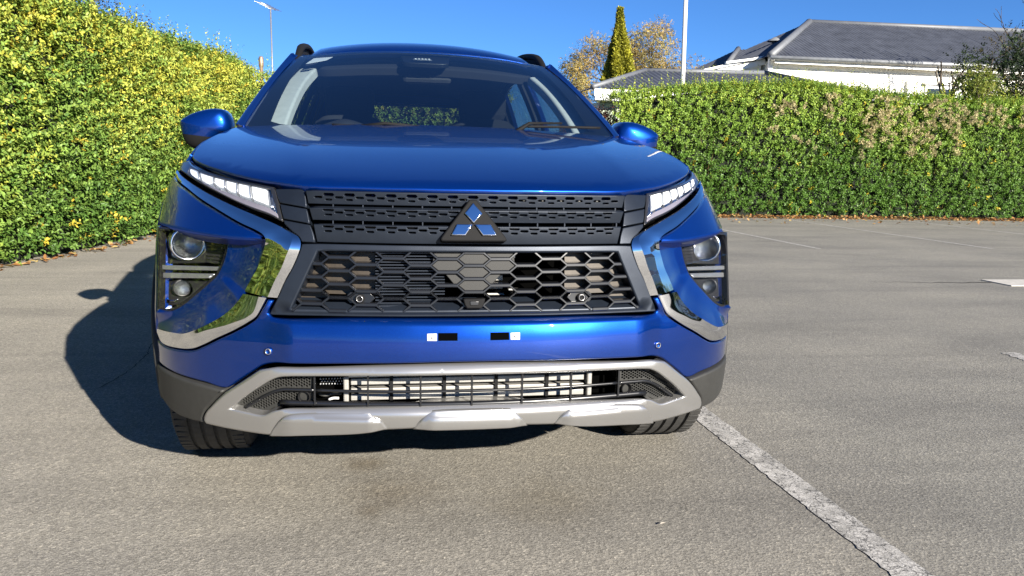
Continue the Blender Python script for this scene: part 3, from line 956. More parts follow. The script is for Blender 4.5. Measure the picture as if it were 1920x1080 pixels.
panel("grille_glint_sheet", mirror_poly([(0, .886), (.42, .886), (.43, .912), (0, .912)]), skin(.034), car, 'silver', r=.002, t=.004, res=.1, seg=.05)  # silver sheet added so the top slat holes look sunlit
for zz, oo in ((.877, .03), (.836, .03)):
    for k in range(-5, 6):
        x = k * .0765 + .02
        box("slat_bridge", (x, float(DY(x, zz)) + .020, zz), (.003, .02, .010), car, 'satin')
# dark strip stands in for the shadow line under the hood edge
panel("hood_shadow_strip", mirror_poly([(0, .917), (.436, .917), (.446, .9185), (0, .9215)]), skin(.012), car, 'clad', r=.001, t=.03, res=.08, seg=.03)

# ---------------------------------------------------------------- emblem
em = panel("emblem_plate", [(-.005, .903), (-.012, .903), (-.088, .806), (-.090, .800), (-.085, .796), (.079, .796), (.084, .800), (.082, .806), (.007, .903)],
           skin(lambda x, z: -.016 + 0 * x), car, 'black', r=.005, t=.045, res=.02, seg=.008)
def dia(p, cx=0.0): return [(x + cx, z) for x, z in p]
cxe = -.003
A0 = (cxe, .8415); hgt = .0265; wd = .0225
d_top = [(cxe, .895), (cxe - .0235, .8675), (cxe, .8425), (cxe + .0235, .8675)]
d_l = [(cxe - .002, .8405), (cxe - .0445, .8405), (cxe - .0600, .8120), (cxe - .0225, .8120)]
d_r = [(2 * cxe - x, z) for x, z in d_l]
for dd in (d_top, d_l, d_r):
    panel("emblem_diamond", dd, skin(-.024), em, 'chrome', r=.003, t=.014, res=.02, seg=.02)

# ---------------------------------------------------------------- lower grille frame and mesh
frame_out = mirror_poly([(0, .7825), (.400, .7825), (.441, .781), (.449, .757), (.465, .720), (.484, .686), (.505, .639), (.527, .596), (.520, .5945), (0, .5975)])
open_half = [(0, .7655), (.385, .7635), (.400, .7625), (.470, .612), (.464, .609), (0, .6125)]
panel("grille_frame", frame_out, skin(lambda x, z: .002 + .012 * sstep(.62, .60, z)), car, 'satin', holes=[mirror_poly(open_half)], r=.003, t=.05, res=.03, seg=.02, hole_r=.006, hole_t=.06)

HX, HZ, W1, W2 = .0697, .01725, .0245, .0452
open_poly = np.array(mirror_poly(open_half))
def in_open(x, z): return bool(inside(open_poly, np.array([[x, z]]))[0])
def bar(p, q, w, y0, y1, off=0.0):
    """a hexagon wall between (x,z) points p and q: a bar w thick running y0..y1 behind the skin"""
    p = np.array(p); q = np.array(q)
    d = unit(q - p); n = np.array([-d[1], d[0]])
    out = []
    for pt in (p, q):
        for sgn, yy, ww in ((1, y0 + .0015, w), (1, y0, w * .55), (-1, y0, w * .55), (-1, y0 + .0015, w), (-1, y1, w), (1, y1, w)):
            c = pt + n * sgn * ww / 2
            out.append((c[0], float(DY(c[0], c[1])) + yy + off, c[1]))
    F = [(i, (i + 1) % 6, 6 + (i + 1) % 6, 6 + i) for i in range(6)] + [tuple(range(6))[::-1], tuple(range(6, 12))]
    return out, F
mv, mf = [], []
def clip_seg(p, q, n=24):
    t = np.linspace(0, 1, n + 1)
    pts = np.array(p)[None] * (1 - t)[:, None] + np.array(q)[None] * t[:, None]
    ok = inside(open_poly, pts)
    if not ok.any(): return None
    i = np.where(ok)[0]
    return pts[max(0, i[0] - 1)], pts[min(n, i[-1] + 1)]
seen = set()
cells = []
for i in range(-8, 9):
    for j in range(-1, 7):
        cx = i * HX; cz = .748 - j * 2 * HZ - (HZ if i % 2 else 0)
        H = [(cx - W1, cz + HZ), (cx + W1, cz + HZ), (cx + W2, cz), (cx + W1, cz - HZ), (cx - W1, cz - HZ), (cx - W2, cz)]
        if any(in_open(*h) for h in H) or in_open(cx, cz): cells.append((i, j, cx, cz))
        for k in range(6):
            p, q = H[k], H[(k + 1) % 6]
            key = tuple(sorted(((round(p[0], 3), round(p[1], 3)), (round(q[0], 3), round(q[1], 3)))))
            if key in seen: continue
            seen.add(key)
            c = clip_seg(p, q)
            if c is None or np.linalg.norm(c[1] - c[0]) < .004: continue
            horiz = abs(p[1] - q[1]) < 1e-4
            v, f = bar(c[0], c[1], .0095 if horiz else .0060, .008, .040)
            b = len(mv); mv += v; mf += [tuple(b + a for a in ff) for ff in f]
grille = link("grille_mesh", mesh_from(mv, mf, smooth=False), car, 'mesh')
# plain centre plate with raised hexagons
panel("radar_plate", [(-.104, .7655), (.106, .7655), (.110, .738), (.088, .722), (.040, .6715), (-.044, .6715), (-.088, .722), (-.108, .738)], skin(.0165), car, 'plateg', r=.002, t=.02, res=.03, seg=.02, sharp=20)
for (i, j, cx, cz) in cells:
    if (i in (-1, 1) and j in (0, 1)) or (i == 0 and j in (0, 1, 2)):
        if i and j == 1: continue
        w = .004
        panel("radar_hexagon", [(cx - W1 + .001, cz + HZ - w), (cx + W1 - .001, cz + HZ - w), (cx + W2 - .005, cz), (cx + W1 - .001, cz - HZ + w), (cx - W1 + .001, cz - HZ + w), (cx - W2 + .005, cz)],
              skin(.0125), car, 'plateg', r=.0015, t=.006, res=.04, seg=.05, smooth=False)
# bronze shutters seen through the open cells, ribbed blanks and bright brackets behind
panel("air_shutter", [(.255, .768), (.405, .768), (.475, .605), (.255, .605)], skin(.046), car, 'bronze', both=True, r=.001, t=.005, res=.05, seg=.03)
for k in range(20):
    z = .760 - k * .0076
    box("louvre_rib", (-.165, float(DY(.165, z)) + .032, z), (.18, .012, .0028), car, 'satin')
box("radiator", (0, .155, .67), (.98, .03, .24), car, 'void')
for (x0, x1, z0, z1, m) in ((.052, .085, .684, .700, 'fin'), (.03, .085, .661, .672, 'fin'), (.035, .09, .638, .650, 'fin'), (.04, .13, .615, .624, 'silver'), (.10, .13, .655, .662, 'silver'), (-.25, -.225, .653, .662, 'fin'), (-.262, -.232, .626, .638, 'fin'), (-.232, -.205, .638, .644, 'fin'), (.112, .118, .745, .762, 'silver')):
    box("bumper_bracket", ((x0 + x1) / 2, .105, (z0 + z1) / 2), (x1 - x0, .02, z1 - z0), car, m, .002)
# parking sensors
SENSORS = []
def ring_sensor(x, z, off, rad, mat_body):
    y = float(DY(x, z)) + off
    nrm = unit([float((DY(abs(x) + .002, z) - DY(abs(x) - .002, z)) / .004) * (1 if x > 0 else -1), -1, float((DY(x, z + .002) - DY(x, z - .002)) / .004)])
    o = link("parking_sensor", lathe_mesh([(0, .002), (rad * .62, .002), (rad * .66, .0035), (rad, .003), (rad, -.02)], (x, y, z), nrm, 28), car, mat_body)
    link("sensor_ring", lathe_mesh([(rad * .60, .0035), (rad * .62, .0050), (rad * .74, .0050), (rad * .76, .0035)], (x, y, z), nrm, 28), o, 'silver')
for s in (-1, 1):
    ring_sensor(s * .295, .643, -.002 + .010, .0115, 'black')
    SENSORS.append(s)
    panel("sensor_blank", [(s * .295 - W2 + .006, .644), (s * .295 - W1, .644 - HZ + .003), (s * .295 + W1, .644 - HZ + .003), (s * .295 + W2 - .006, .644), (s * .295 + W1, .644 + HZ - .003), (s * .295 - W1, .644 + HZ - .003)][::1], skin(.016), car, 'mesh', r=.001, t=.01, res=.03, seg=.05, smooth=False)
# camera in the grille
cm = panel("front_camera", [(-.030, .647), (.028, .647), (.024, .630), (.018, .621), (-.020, .621), (-.026, .630)], skin(-.006), car, 'black', r=.004, t=.03, res=.03, seg=.01)
panel("camera_window", [(-.013, .641), (.011, .641), (.010, .630), (-.012, .630)], skin(-.0085), cm, 'lamp_black', r=.002, t=.004, res=.03, seg=.01)

# ---------------------------------------------------------------- bumper
bump_half = [(0, .5965), (.30, .596), (.520, .5925), (.531, .600), (.512, .634), (.529, .636), (.546, .606), (.561, .584), (.582, .568), (.620, .545), (.667, .520), (.709, .496), (.737, .482), (.757, .477), (.788, .473), (.835, .469), (.858, .470), (.889, .470),
             (.889, .42), (.886, .405), (.84, .404), (.795, .401), (.705, .395), (.648, .388), (.612, .414), (.580, .438), (.545, .462), (.514, .471), (.40, .476), (.2, .481), (0, .484)]
def bump_off(x, z):
    ax = np.abs(x)
    w = 1 - sstep(.46, .55, ax)
    return (.034 * sstep(.576, .598, z) ** 1.3 - .010) * w + (1 - w) * (.016 * sstep(.62, .58, z) - .012 * sstep(.56, .5, z) * sstep(.62, .75, ax) * 0 - .004)
bumper = panel("front_bumper", mirror_poly(bump_half), skin(bump_off), car, 'paint', r=.006, t=.04, res=.016, seg=.012, sharp=50)
for s in SENSORS:
    ring_sensor(s * .528, .502, float(bump_off(np.array(.528), np.array(.502))) - .0012, .0105, 'paint')
for s in (-1, 1):
    c0 = .109 * s - .003
    b = panel("plate_clip", [(c0 - .0125, .541), (c0 + .0125, .541), (c0 + .0125, .5595), (c0 - .0125, .5595)], skin(-.0125), car, 'white', r=.0015, t=.004, res=.05, seg=.02, holes=[[(c0 - .0125 * s + .009 * s, .5585), (c0 - .0125 * s + .012 * s, .5585), (c0 - .0125 * s + .012 * s, .5565), (c0 - .0125 * s + .009 * s, .5565)]], hole_r=.0003, hole_t=.003)
    yb = float(DY(c0, .55)) - .0135
    link("clip_screw", lathe_mesh([(0, .0022), (.0030, .0022), (.0036, .001), (.0042, 0)], (c0, yb, .550), (0, -1, 0), 16), b, 'steel')
    c1 = .068 * s - .003
    panel("plate_slot", [(c1 - .025, .541), (c1 + .025, .541), (c1 + .025, .561), (c1 - .025, .561)], skin(-.0115), car, 'void', r=.0006, t=.002, res=.06, seg=.03)
# black cladding round the corner to the wheel arch
clad_half = [(.889, .400), (.84, .400), (.795, .397), (.705, .391), (.652, .384), (.690, .340), (.712, .312), (.719, .290), (.713, .276), (.76, .276), (.806, .279), (.85, .292), (.880, .312), (.889, .335)]
panel("bumper_cladding", clad_half, skin(-.004), car, 'clad', both=True, r=.008, t=.05, res=.025, seg=.012)
fc = [(float(DY(.889, .398)), .398), (.47, .399)] + [p for p in arc(AX_F, ZW, .425, 172, 186, 4)] + [p for p in arc(AX_F, ZW, .385, 192, 172, 5)]
def flare(cy, name):
    out = arc(cy, ZW, .435, -8, 188, 40) + arc(cy, ZW, .372, 190, -10, 36)
    panel(name, out, lambda y, z: side_s(y, z) + np.array([.010, 0, 0]), car, 'clad', both=True, r=.006, t=.06, res=.05, seg=.03)
panel("arch_front_cladding", [(float(DY(.889, .398)), .398), (.446, .399), (.430, .35), (.440, .30), (.43, .30), (float(DY(.889, .33)) - .01, .33)], lambda y, z: side_s(y, z) + np.array([.002, 0, 0]), car, 'clad', both=True, r=.004, t=.04, res=.04, seg=.02)
flare(AX_F, "front_arch_trim"); flare(AX_R, "rear_arch_trim")
panel("sill_trim", [(1.22, .40), (1.26, .22), (3.08, .22), (3.12, .40)], lambda y, z: side_s(y, z) + np.array([.006, 0, 0]), car, 'clad', both=True, r=.008, t=.06, res=.08, seg=.04)

# ---------------------------------------------------------------- silver skid frame
sk_out = mirror_poly([(0, .482), (.30, .477), (.44, .471), (.514, .468), (.545, .459), (.580, .435), (.612, .411), (.647, .385), (.690, .340), (.712, .311), (.718, .290), (.711, .277), (.634, .272), (.549, .268), (.535, .268), (.484, .278), (.303, .289), (.15, .297), (0, .300)])
sk_open = mirror_poly([(0, .449), (.30, .446), (.43, .442), (.478, .440), (.503, .437), (.523, .428), (.551, .409), (.597, .373), (.634, .338), (.599, .334), (.545, .330), (.522, .342), (.495, .353), (.411, .358), (.25, .363), (0, .366)])
def sk_off(x, z):
    ax = np.abs(x)
    return -.014 - .010 * sstep(.435, .465, z) * (1 - sstep(.45, .6, ax)) * 0 + .018 * sstep(.455, .485, z) * (1 - sstep(.5, .62, ax)) + .02 * sstep(.345, .366, z) * (1 - sstep(.46, .56, ax)) * (z < .40)
skid = panel("skid_frame", sk_out, skin(sk_off), car, 'silver', holes=[sk_open], r=.010, t=.05, res=.016, seg=.012, hole_r=.006, hole_t=.05, sharp=55)
for hp in ([(.536, .266), (.527, .286), (.511, .311), (.494, .332), (.475, .340), (.303, .347), (.268, .346), (.245, .330), (.222, .298), (.303, .287), (.484, .274)],
           None):
    if hp is not None:
        panel("skid_rib", hp, skin(lambda x, z: -.017 - .014 * sstep(.222, .275, np.abs(x)) * (1 - sstep(.47, .54, np.abs(x))) + .016 * sstep(.32, .345, z)), car, 'silver', both=True, r=.006, t=.03, res=.014, seg=.01, sharp=75)
panel("skid_rib", [(-.160, .297), (-.140, .328), (-.118, .349), (-.09, .352), (.08, .352), (.108, .349), (.130, .328), (.150, .297)], skin(lambda x, z: -.017 - .014 * (1 - sstep(.095, .155, np.abs(x + .005))) + .016 * sstep(.32, .35, z)), car, 'silver', r=.006, t=.03, res=.014, seg=.01, sharp=75)
# lower grille: honeycomb ends, bars, cooler
lg_half = [(.418, .441), (.478, .440), (.503, .437), (.523, .428), (.551, .409), (.597, .373), (.632, .339), (.599, .335), (.545, .331), (.522, .343), (.495, .354), (.418, .358)]
hole = []
LG = np.array(lg_half)
LGi = inset_poly(LG if area2(LG) > 0 else LG[::-1], .0035)[0]
pit = .0078
for a in range(60):
    for b in range(40):
        x = .420 + a * pit * .866; z = .330 + b * pit + (pit / 2 if a % 2 else 0)
        if not inside(LGi, np.array([[x, z]]))[0] or dist_to_poly(LGi, np.array([[x, z]]))[0] < .0036: continue
        zb = np.interp(x, [.41, .50, .53, .60], [.400, .399, .387, .342])
        if abs(z - zb) < .007: continue
        if (x - .440) ** 2 + (z - .380) ** 2 < .0175 ** 2: continue
        rr = pit * .43
        hole.append([(x + rr * math.cos(math.radians(w)), z + rr * math.sin(math.radians(w))) for w in range(0, 360, 60)])
panel("honeycomb_insert", lg_half, skin(.020), car, 'clad', both=True, holes=hole, r=.001, t=.02, res=.03, seg=.02, hole_r=.0006, hole_t=.006, hole_seg=.05, hole_smooth=False)
panel("insert_backing", [(x, z) for x, z in lg_half], skin(.032), car, 'void', both=True, r=.001, t=.01, res=.05, seg=.03)
for s in (-1, 1):
    c = (s * .440, float(DY(.44, .38)) + .012, .380)
    link("tow_eye_cup", lathe_mesh([(0, -.022), (.0125, -.022), (.0135, .002), (.0155, .004), (.0165, .001), (.0165, -.02)], c, (s * .2, -1, 0), 28), car, 'black')
    pth = [(s * .412, .400), (s * .46, .400), (s * .50, .398), (s * .53, .386), (s * .56, .366), (s * .596, .340)]
    P3 = on(pth, .010)
    link("insert_bar", tube_mesh(P3, .0048, 6, True, .01), car, 'mesh')
xs = np.linspace(-.412, .412, 41)
link("lower_crossbar", tube_mesh([(x, float(DY(x, .40)) + .010, .400) for x in xs], .0042, 6), car, 'mesh')
for x in (-.412, -.275, -.139, -.004, .132, .270, .412):
    y = float(DY(x, .40)) + .012
    box("lower_upright", (x, y, .404), (.0045, .014, .086), car, 'mesh')
link("lower_lip", tube_mesh([(x, float(DY(x, .362)) + .012, .3625) for x in np.linspace(-.50, .50, 41)], .008, 8), car, 'mesh')
# intercooler
ic = bpy.data.objects.new("intercooler", None)
COL.objects.link(ic); ic.parent = car; ic.location = -Vector(car.location)
def icb(name, c, sz, m, bv=0.0):
    o = box(name, c, sz, ic, m, bv); o.location = (0, 0, 0)
for (z, h) in ((.413, .017), (.390, .010), (.370, .016)):
    icb("cooler_tube", (-.0, .105, z), (.64, .03, h), 'fin', .002)
icb("cooler_top_rail", (0, .10, .430), (.66, .02, .010), 'steel', .002)
icb("cooler_core", (0, .125, .40), (.64, .02, .085), 'void')
for k in range(4):
    x = -.213 + k * .142
    icb("cooler_bracket", (x, .087, .395), (.009, .006, .066), 'black')
for s in (-1, 1):
    icb("cooler_tank", (s * .332, .095, .395), (.014, .04, .072), 'fin', .004)
box("duct_wall", (-.37, .14, .40), (.085, .02, .09), car, 'void')
box("duct_wall", (.37, .14, .40), (.085, .02, .09), car, 'void')
for k in range(9):
    for q in range(3):
        box("duct_grid", (-.400 + k * .0075 + (.0037 if q % 2 else 0), .118, .417 - q * .007), (.0035, .01, .0035), car, 'steel', .0008)
link("wiring_loom", tube_mesh([(-.405, .11, .378), (-.39, .105, .374), (-.37, .11, .376), (-.345, .108, .377)], .004, 8, True, .004), car, 'clad')
link("wiring_tag", tube_mesh([(-.378, .10, .364), (-.367, .098, .368), (-.352, .10, .367)], .0035, 6, True, .004), car, 'white')
# dark engine bay behind everything, underside
box("engine_bay", (0, .50, .62), (1.14, .46, .46), car, 'void')
box("undertray", (0, .42, .285), (1.12, .50, .02), car, 'void')
box("floor_pan", (0, 2.35, .30), (1.15, 3.3, .10), car, 'void')
box("body_core", (0, 2.3, .55), (1.45, 1.7, .40), car, 'void')
box("boot_core", (0, 4.0, .68), (1.35, .55, .5), car, 'void')
for yy in (AX_F, AX_R):
    for s in (-1, 1):
        link("wheel_well", loft_mesh([[(s * .50, yy + .41 * math.cos(a), ZW + .41 * math.sin(a)) for a in np.linspace(-.1, math.pi + .1, 24)], [(s * .885, yy + .41 * math.cos(a), ZW + .41 * math.sin(a)) for a in np.linspace(-.1, math.pi + .1, 24)]], n=30, sub=2), car, 'black')
    box("axle_beam", (0, yy, .30), (1.1, .12, .10), car, 'black')

# ---------------------------------------------------------------- wheels
def wheel_mesh_tyre(cx, cy, s):
    R, hw = .350, .1125
    prof = [(.235, -hw * .80), (.26, -hw * 1.0), (.30, -hw * 1.04), (.328, -hw * .98), (.342, -hw * .86), (.3475, -hw * .76)]
    gs = [-.056, -.019, .019, .056]
    for g in gs:
        prof += [(.350, g - .0062), (.3425, g - .0048), (.3425, g + .0048), (.350, g + .0062)]
    prof += [(.3475, hw * .76), (.342, hw * .86), (.328, hw * .98), (.30, hw * 1.04), (.26, hw), (.235, hw * .80)]
    return lathe_mesh([(r, a) for r, a in prof], (cx, cy, .350), (s, 0, 0), 72, smooth=False)
for yy in (AX_F, AX_R):
    for s in (-1, 1):
        w = bpy.data.objects.new("wheel", None)
        COL.objects.link(w); w.parent = car; w.location = -Vector(car.location)
        cx = s * .772
        def wp(name, me, mat):
            o = link(name, me, w, mat); o.location = (0, 0, 0); return o
        wp("tyre", wheel_mesh_tyre(cx, yy, s), 'rubber')
        wp("rim", lathe_mesh([(.225, -.09), (.236, -.085), (.236, .085), (.222, .092), (.205, .07), (.20, -.05)], (cx, yy, .350), (s, 0, 0), 48), 'alloy')
        wp("brake_disc", lathe_mesh([(.0, .0), (.15, .0), (.15, .02), (0, .02)], (cx, yy, .350), (s, 0, 0), 32), 'steel')
        sp = []
        for k in range(5):
            a = 2 * math.pi * k / 5 + .3
            for da in (-.16, .16):
                d0 = np.array([0, math.cos(a), math.sin(a)]); d1 = np.array([0, math.cos(a + da), math.sin(a + da)])
                rot = np.stack([np.array([1, 0, 0]), d1, np.cross([1, 0, 0], d1)], 1)
                sp.append((np.array([cx + s * .075, yy, .350]) + d1 * .125, (.022, .20, .028), rot))
        wp("spokes", boxes_mesh(sp, .004), 'alloy')
        wp("hub_cap", lathe_mesh([(0, .095), (.035, .092), (.045, .08), (.05, .05)], (cx, yy, .350), (s, 0, 0), 24), 'alloy')
        sh = []
        for k in range(72):
            a = 2 * math.pi * k / 72
            d1 = np.array([0, math.cos(a), math.sin(a)])
            rot = np.stack([np.array([1, 0, 0]), d1, np.cross([1, 0, 0], d1)], 1)
            for e in (-1, 1):
                sh.append((np.array([cx + e * .083, yy, .350]) + d1 * .3470, (.034, .006, .022), rot))
        tag(wp("shoulder_blocks", boxes_mesh(sh), 'rubber'), kind='stuff')

# ---------------------------------------------------------------- door mirrors
mir = [(1.047, 1.141), (1.030, 1.155), (.994, 1.175), (.960, 1.187), (.927, 1.195), (.890, 1.197), (.864, 1.192), (.850, 1.178), (.840, 1.158), (.834, 1.130), (.840, 1.105),
       (.871, 1.094), (.900, 1.070), (.930, 1.045), (.960, 1.030), (.985, 1.026), (1.010, 1.036), (1.029, 1.055), (1.041, 1.087), (1.046, 1.115)]
for s in (-1, 1):
    mr = bpy.data.objects.new("door_mirror", None)
    COL.objects.link(mr); mr.parent = car; mr.location = -Vector(car.location)
    P = smooth_line(mir, True, .008, 70)
    if area2(P) < 0: P = P[::-1]
    cen = np.array([.94, 1.115])
    rings = []
    for k, (sc, y) in enumerate(((.93, 1.735), (.99, 1.72), (1.0, 1.67), (.992, 1.628), (.970, 1.600), (.925, 1.580), (.84, 1.568), (.68, 1.559), (.45, 1.553), (.2, 1.550))):
        q = cen + (P - cen) * sc
        rings.append(np.stack([q[:, 0], np.full(len(q), y) + .10 * (q[:, 0] - .94), q[:, 1]], 1))
    n = len(P)
    V = np.concatenate(rings + [np.array([[.94, 1.549, 1.115]])])
    F = []
    for k in range(len(rings) - 1):
        for i in range(n):
            F.append((k * n + i, k * n + (i + 1) % n, (k + 1) * n + (i + 1) % n, (k + 1) * n + i))
    last = len(V) - 1
    for i in range(n): F.append(((len(rings) - 1) * n + i, (len(rings) - 1) * n + (i + 1) % n, last))
    for nm, sgn_, mt in (("mirror_cap", 1, 'paint'), ("mirror_base", -1, 'black')):
        me = mesh_from(V * [s, 1, 1], [f if s > 0 else f[::-1] for f in F])
        bm = bmesh.new(); bm.from_mesh(me)
        bmesh.ops.bisect_plane(bm, geom=list(bm.verts) + list(bm.edges) + list(bm.faces), dist=1e-6, plane_co=(s * .95, 1.6, 1.080), plane_no=(s * .10 * sgn_, 0, -1.0 * sgn_), clear_outer=True)
        bm.to_mesh(me); bm.free()
        me.polygons.foreach_set("use_smooth", np.ones(len(me.polygons), dtype=bool))
        o = link(nm, me, mr, mt); o.location = (0, 0, 0)
    o = link("mirror_glass", mesh_from(rings[0] * [s, 1, 1] + np.array([0, -.006, 0]), [tuple(range(n)) if s > 0 else tuple(range(n))[::-1]], False), mr, 'chrome'); o.location = (0, 0, 0)
    o = link("indicator", tube_mesh([(s * 1.040, 1.64, 1.086), (s * 1.02, 1.602, 1.084), (s * .985, 1.580, 1.083)], [.004, .006, .003], 8), mr, 'lamp_chrome'); o.location = (0, 0, 0)
    o = link("mirror_arm", tube_mesh([(s * .89, 1.66, 1.075), (s * .84, 1.66, 1.075), (s * .76, 1.66, 1.09)], [.03, .028, .03], 10), mr, 'black'); o.location = (0, 0, 0)
# ---------------------------------------------------------------- wipers at the foot of the glass
def wiper(pts, arm):
    w = link("wiper", tube_mesh(pts, .006, 6, True, .03, .7), car, 'black')
    link("wiper_arm", tube_mesh(arm, [.010, .007, .005], 6), w, 'black')
wiper([wedge(u, v) + np.array([0, -.012, .016]) for u, v in ((-.55, -.004), (-.2, -.010), (.12, -.006))], [wedge(-.40, .0) + np.array([0, -.02, .01]), wedge(-.28, -.008) + np.array([0, -.02, .03]), wedge(-.1, -.006) + np.array([0, -.015, .022])])
wiper([wedge(u, v) + np.array([0, -.014, .018]) for u, v in ((.48, .030), (.70, .034), (.93, .034))], [wedge(.42, .0) + np.array([0, -.03, .01]), wedge(.5, .03) + np.array([0, -.02, .03]), wedge(.7, .05) + np.array([0, -.015, .026])])
# ================================================================== GROUND AND MARKINGS
def m_asphalt():
    m, nt, b = new_mat("weathered_asphalt")
    tc = nd(nt, "ShaderNodeTexCoord")
    fine = noise_node(nt, 230, 4, .8, vec=tc.outputs["Object"])
    mid = noise_node(nt, 70, 3, .6, vec=tc.outputs["Object"])
    big = noise_node(nt, .8, 5, .6, vec=tc.outputs["Object"])
    vor = nd(nt, "ShaderNodeTexVoronoi"); vor.inputs["Scale"].default_value = 110.0
    nt.links.new(tc.outputs["Object"], vor.inputs["Vector"])
    r1 = ramp(nt, fine.outputs["Fac"], [(0.30, (0.045, 0.042, 0.036)), (0.45, (0.195, 0.186, 0.165)), (0.56, (0.265, 0.253, 0.225)), (0.70, (0.47, 0.45, 0.405))])
    r2 = ramp(nt, vor.outputs["Color"], [(0.0, (0.70, 0.69, 0.68)), (0.75, (1.08, 1.07, 1.055)), (1.0, (1.45, 1.41, 1.35))])
    r3 = ramp(nt, big.outputs["Fac"], [(0.32, (0.86, 0.86, 0.87)), (0.68, (1.12, 1.11, 1.09))])
    r4 = ramp(nt, mid.outputs["Fac"], [(0.3, (0.85, 0.85, 0.85)), (0.7, (1.12, 1.12, 1.12))])
    def mul(a, c):
        mx = nd(nt, "ShaderNodeMix", data_type='RGBA', blend_type='MULTIPLY')
        mx.inputs[0].default_value = 1.0
        nt.links.new(a, mx.inputs[6]); nt.links.new(c, mx.inputs[7])
        return mx.outputs[2]
    c = mul(mul(mul(r1.outputs[0], r2.outputs[0]), r3.outputs[0]), r4.outputs[0])
    # older, darker surfacing to the right of the bay line; oil stains in front of the car
    sep = nd(nt, "ShaderNodeSeparateXYZ"); nt.links.new(tc.outputs["Object"], sep.inputs[0])
    mr = nd(nt, "ShaderNodeMapRange"); mr.inputs[1].default_value = -2.0; mr.inputs[2].default_value = 1.6
    nt.links.new(sep.outputs[0], mr.inputs[0])
    rs = ramp(nt, mr.outputs[0], [(0.0, (1.16, 1.15, 1.13)), (0.5, (0.97, 0.965, 0.955)), (0.8, (0.92, 0.918, 0.905)), (1.0, (0.865, 0.88, 0.875))])
    c = mul(c, rs.outputs[0])
    mps = nd(nt, "ShaderNodeMapping"); mps.inputs["Scale"].default_value = (0.22, 1.3, 1.0)
    mps.inputs["Rotation"].default_value = (0, 0, 0.12)
    nt.links.new(tc.outputs["Object"], mps.inputs[0])
    strk = noise_node(nt, 1.6, 6, .62, vec=mps.outputs[0], dist=.6)
    c = mul(c, ramp(nt, strk.outputs["Fac"], [(0.36, (0.83, 0.83, 0.835)), (0.5, (0.99, 0.99, 0.99)), (0.66, (1.07, 1.065, 1.05))]).outputs[0])
    def stain(cx, cy, rad, col):
        global _dummy
        mp = nd(nt, "ShaderNodeMapping"); mp.inputs["Location"].default_value = (-cx, -cy, 0)
        nt.links.new(tc.outputs["Object"], mp.inputs[0])
        ln = nd(nt, "ShaderNodeVectorMath", operation='LENGTH'); nt.links.new(mp.outputs[0], ln.inputs[0])
        nz = noise_node(nt, 9, 4, .6, vec=tc.outputs["Object"])
        ad = nd(nt, "ShaderNodeMath", operation='MULTIPLY_ADD'); ad.inputs[1].default_value = rad * 1.6
        nt.links.new(nz.outputs["Fac"], ad.inputs[0]); nt.links.new(ln.outputs["Value"], ad.inputs[2])
        return ramp(nt, ad.outputs[0], [(max(0, rad * 1.0), col), (rad * 1.9, (1, 1, 1))]).outputs[0]
    for st in ((-.20, .33, .16, (.78, .75, .71)), (-.29, .58, .09, (.70, .66, .60)), (-.27, .20, .06, (.62, .58, .53)), (.25, .20, .20, (.86, .84, .80))):
        c = mul(c, stain(*st))
    nt.links.new(c, b.inputs["Base Color"])
    setp(b, rough=0.82, spec=0.35)
    add = nd(nt, "ShaderNodeMath", operation='ADD')
    nt.links.new(fine.outputs["Fac"], add.inputs[0]); nt.links.new(vor.outputs["Distance"], add.inputs[1])
    bump(nt, b, add.outputs[0], 0.34, 0.005)
    return m
M['asphalt'] = m_asphalt()

def m_line_paint():
    m, nt, b = new_mat("worn_white_line_paint")
    tc = nd(nt, "ShaderNodeTexCoord")
    fine = noise_node(nt, 160, 3, .7, vec=tc.outputs["Object"])
    wear = noise_node(nt, 14, 5, .65, vec=tc.outputs["Object"])
    v = nd(nt, "ShaderNodeTexVoronoi", feature='DISTANCE_TO_EDGE'); v.inputs["Scale"].default_value = 21.0
    nz = noise_node(nt, 18, 3, .6, vec=tc.outputs["Object"])
    mxv = nd(nt, "ShaderNodeMix", data_type='RGBA', blend_type='ADD'); mxv.inputs[0].default_value = 0.12
    nt.links.new(tc.outputs["Object"], mxv.inputs[6]); nt.links.new(nz.outputs["Color"], mxv.inputs[7])
    nt.links.new(mxv.outputs[2], v.inputs["Vector"])
    crack = ramp(nt, v.outputs["Distance"], [(0.0, (0.16, 0.16, 0.16)), (0.02, (0.35, 0.35, 0.35)), (0.055, (1, 1, 1))])
    r1 = ramp(nt, fine.outputs["Fac"], [(0.3, (0.20, 0.19, 0.175)), (0.55, (0.42, 0.405, 0.375)), (0.75, (0.58, 0.56, 0.53))])
    r2 = ramp(nt, wear.outputs["Fac"], [(0.35, (0.62, 0.62, 0.61)), (0.6, (1.05, 1.05, 1.05))])
    def mul(a, c):
        mx = nd(nt, "ShaderNodeMix", data_type='RGBA', blend_type='MULTIPLY'); mx.inputs[0].default_value = 1.0
        nt.links.new(a, mx.inputs[6]); nt.links.new(c, mx.inputs[7]); return mx.outputs[2]
    nt.links.new(mul(mul(r1.outputs[0], r2.outputs[0]), crack.outputs[0]), b.inputs["Base Color"])
    setp(b, rough=0.75)
    bump(nt, b, fine.outputs["Fac"], 0.4, 0.004)
    return m
M['line'] = m_line_paint()
M['concrete'] = simple("pale_concrete", (0.42, 0.40, 0.36), 0.85, var=0.18, scale=25, bmp=0.3, bscale=150)
M['soil'] = simple("dry_soil", (0.10, 0.075, 0.045), 0.95, var=0.4, scale=6)

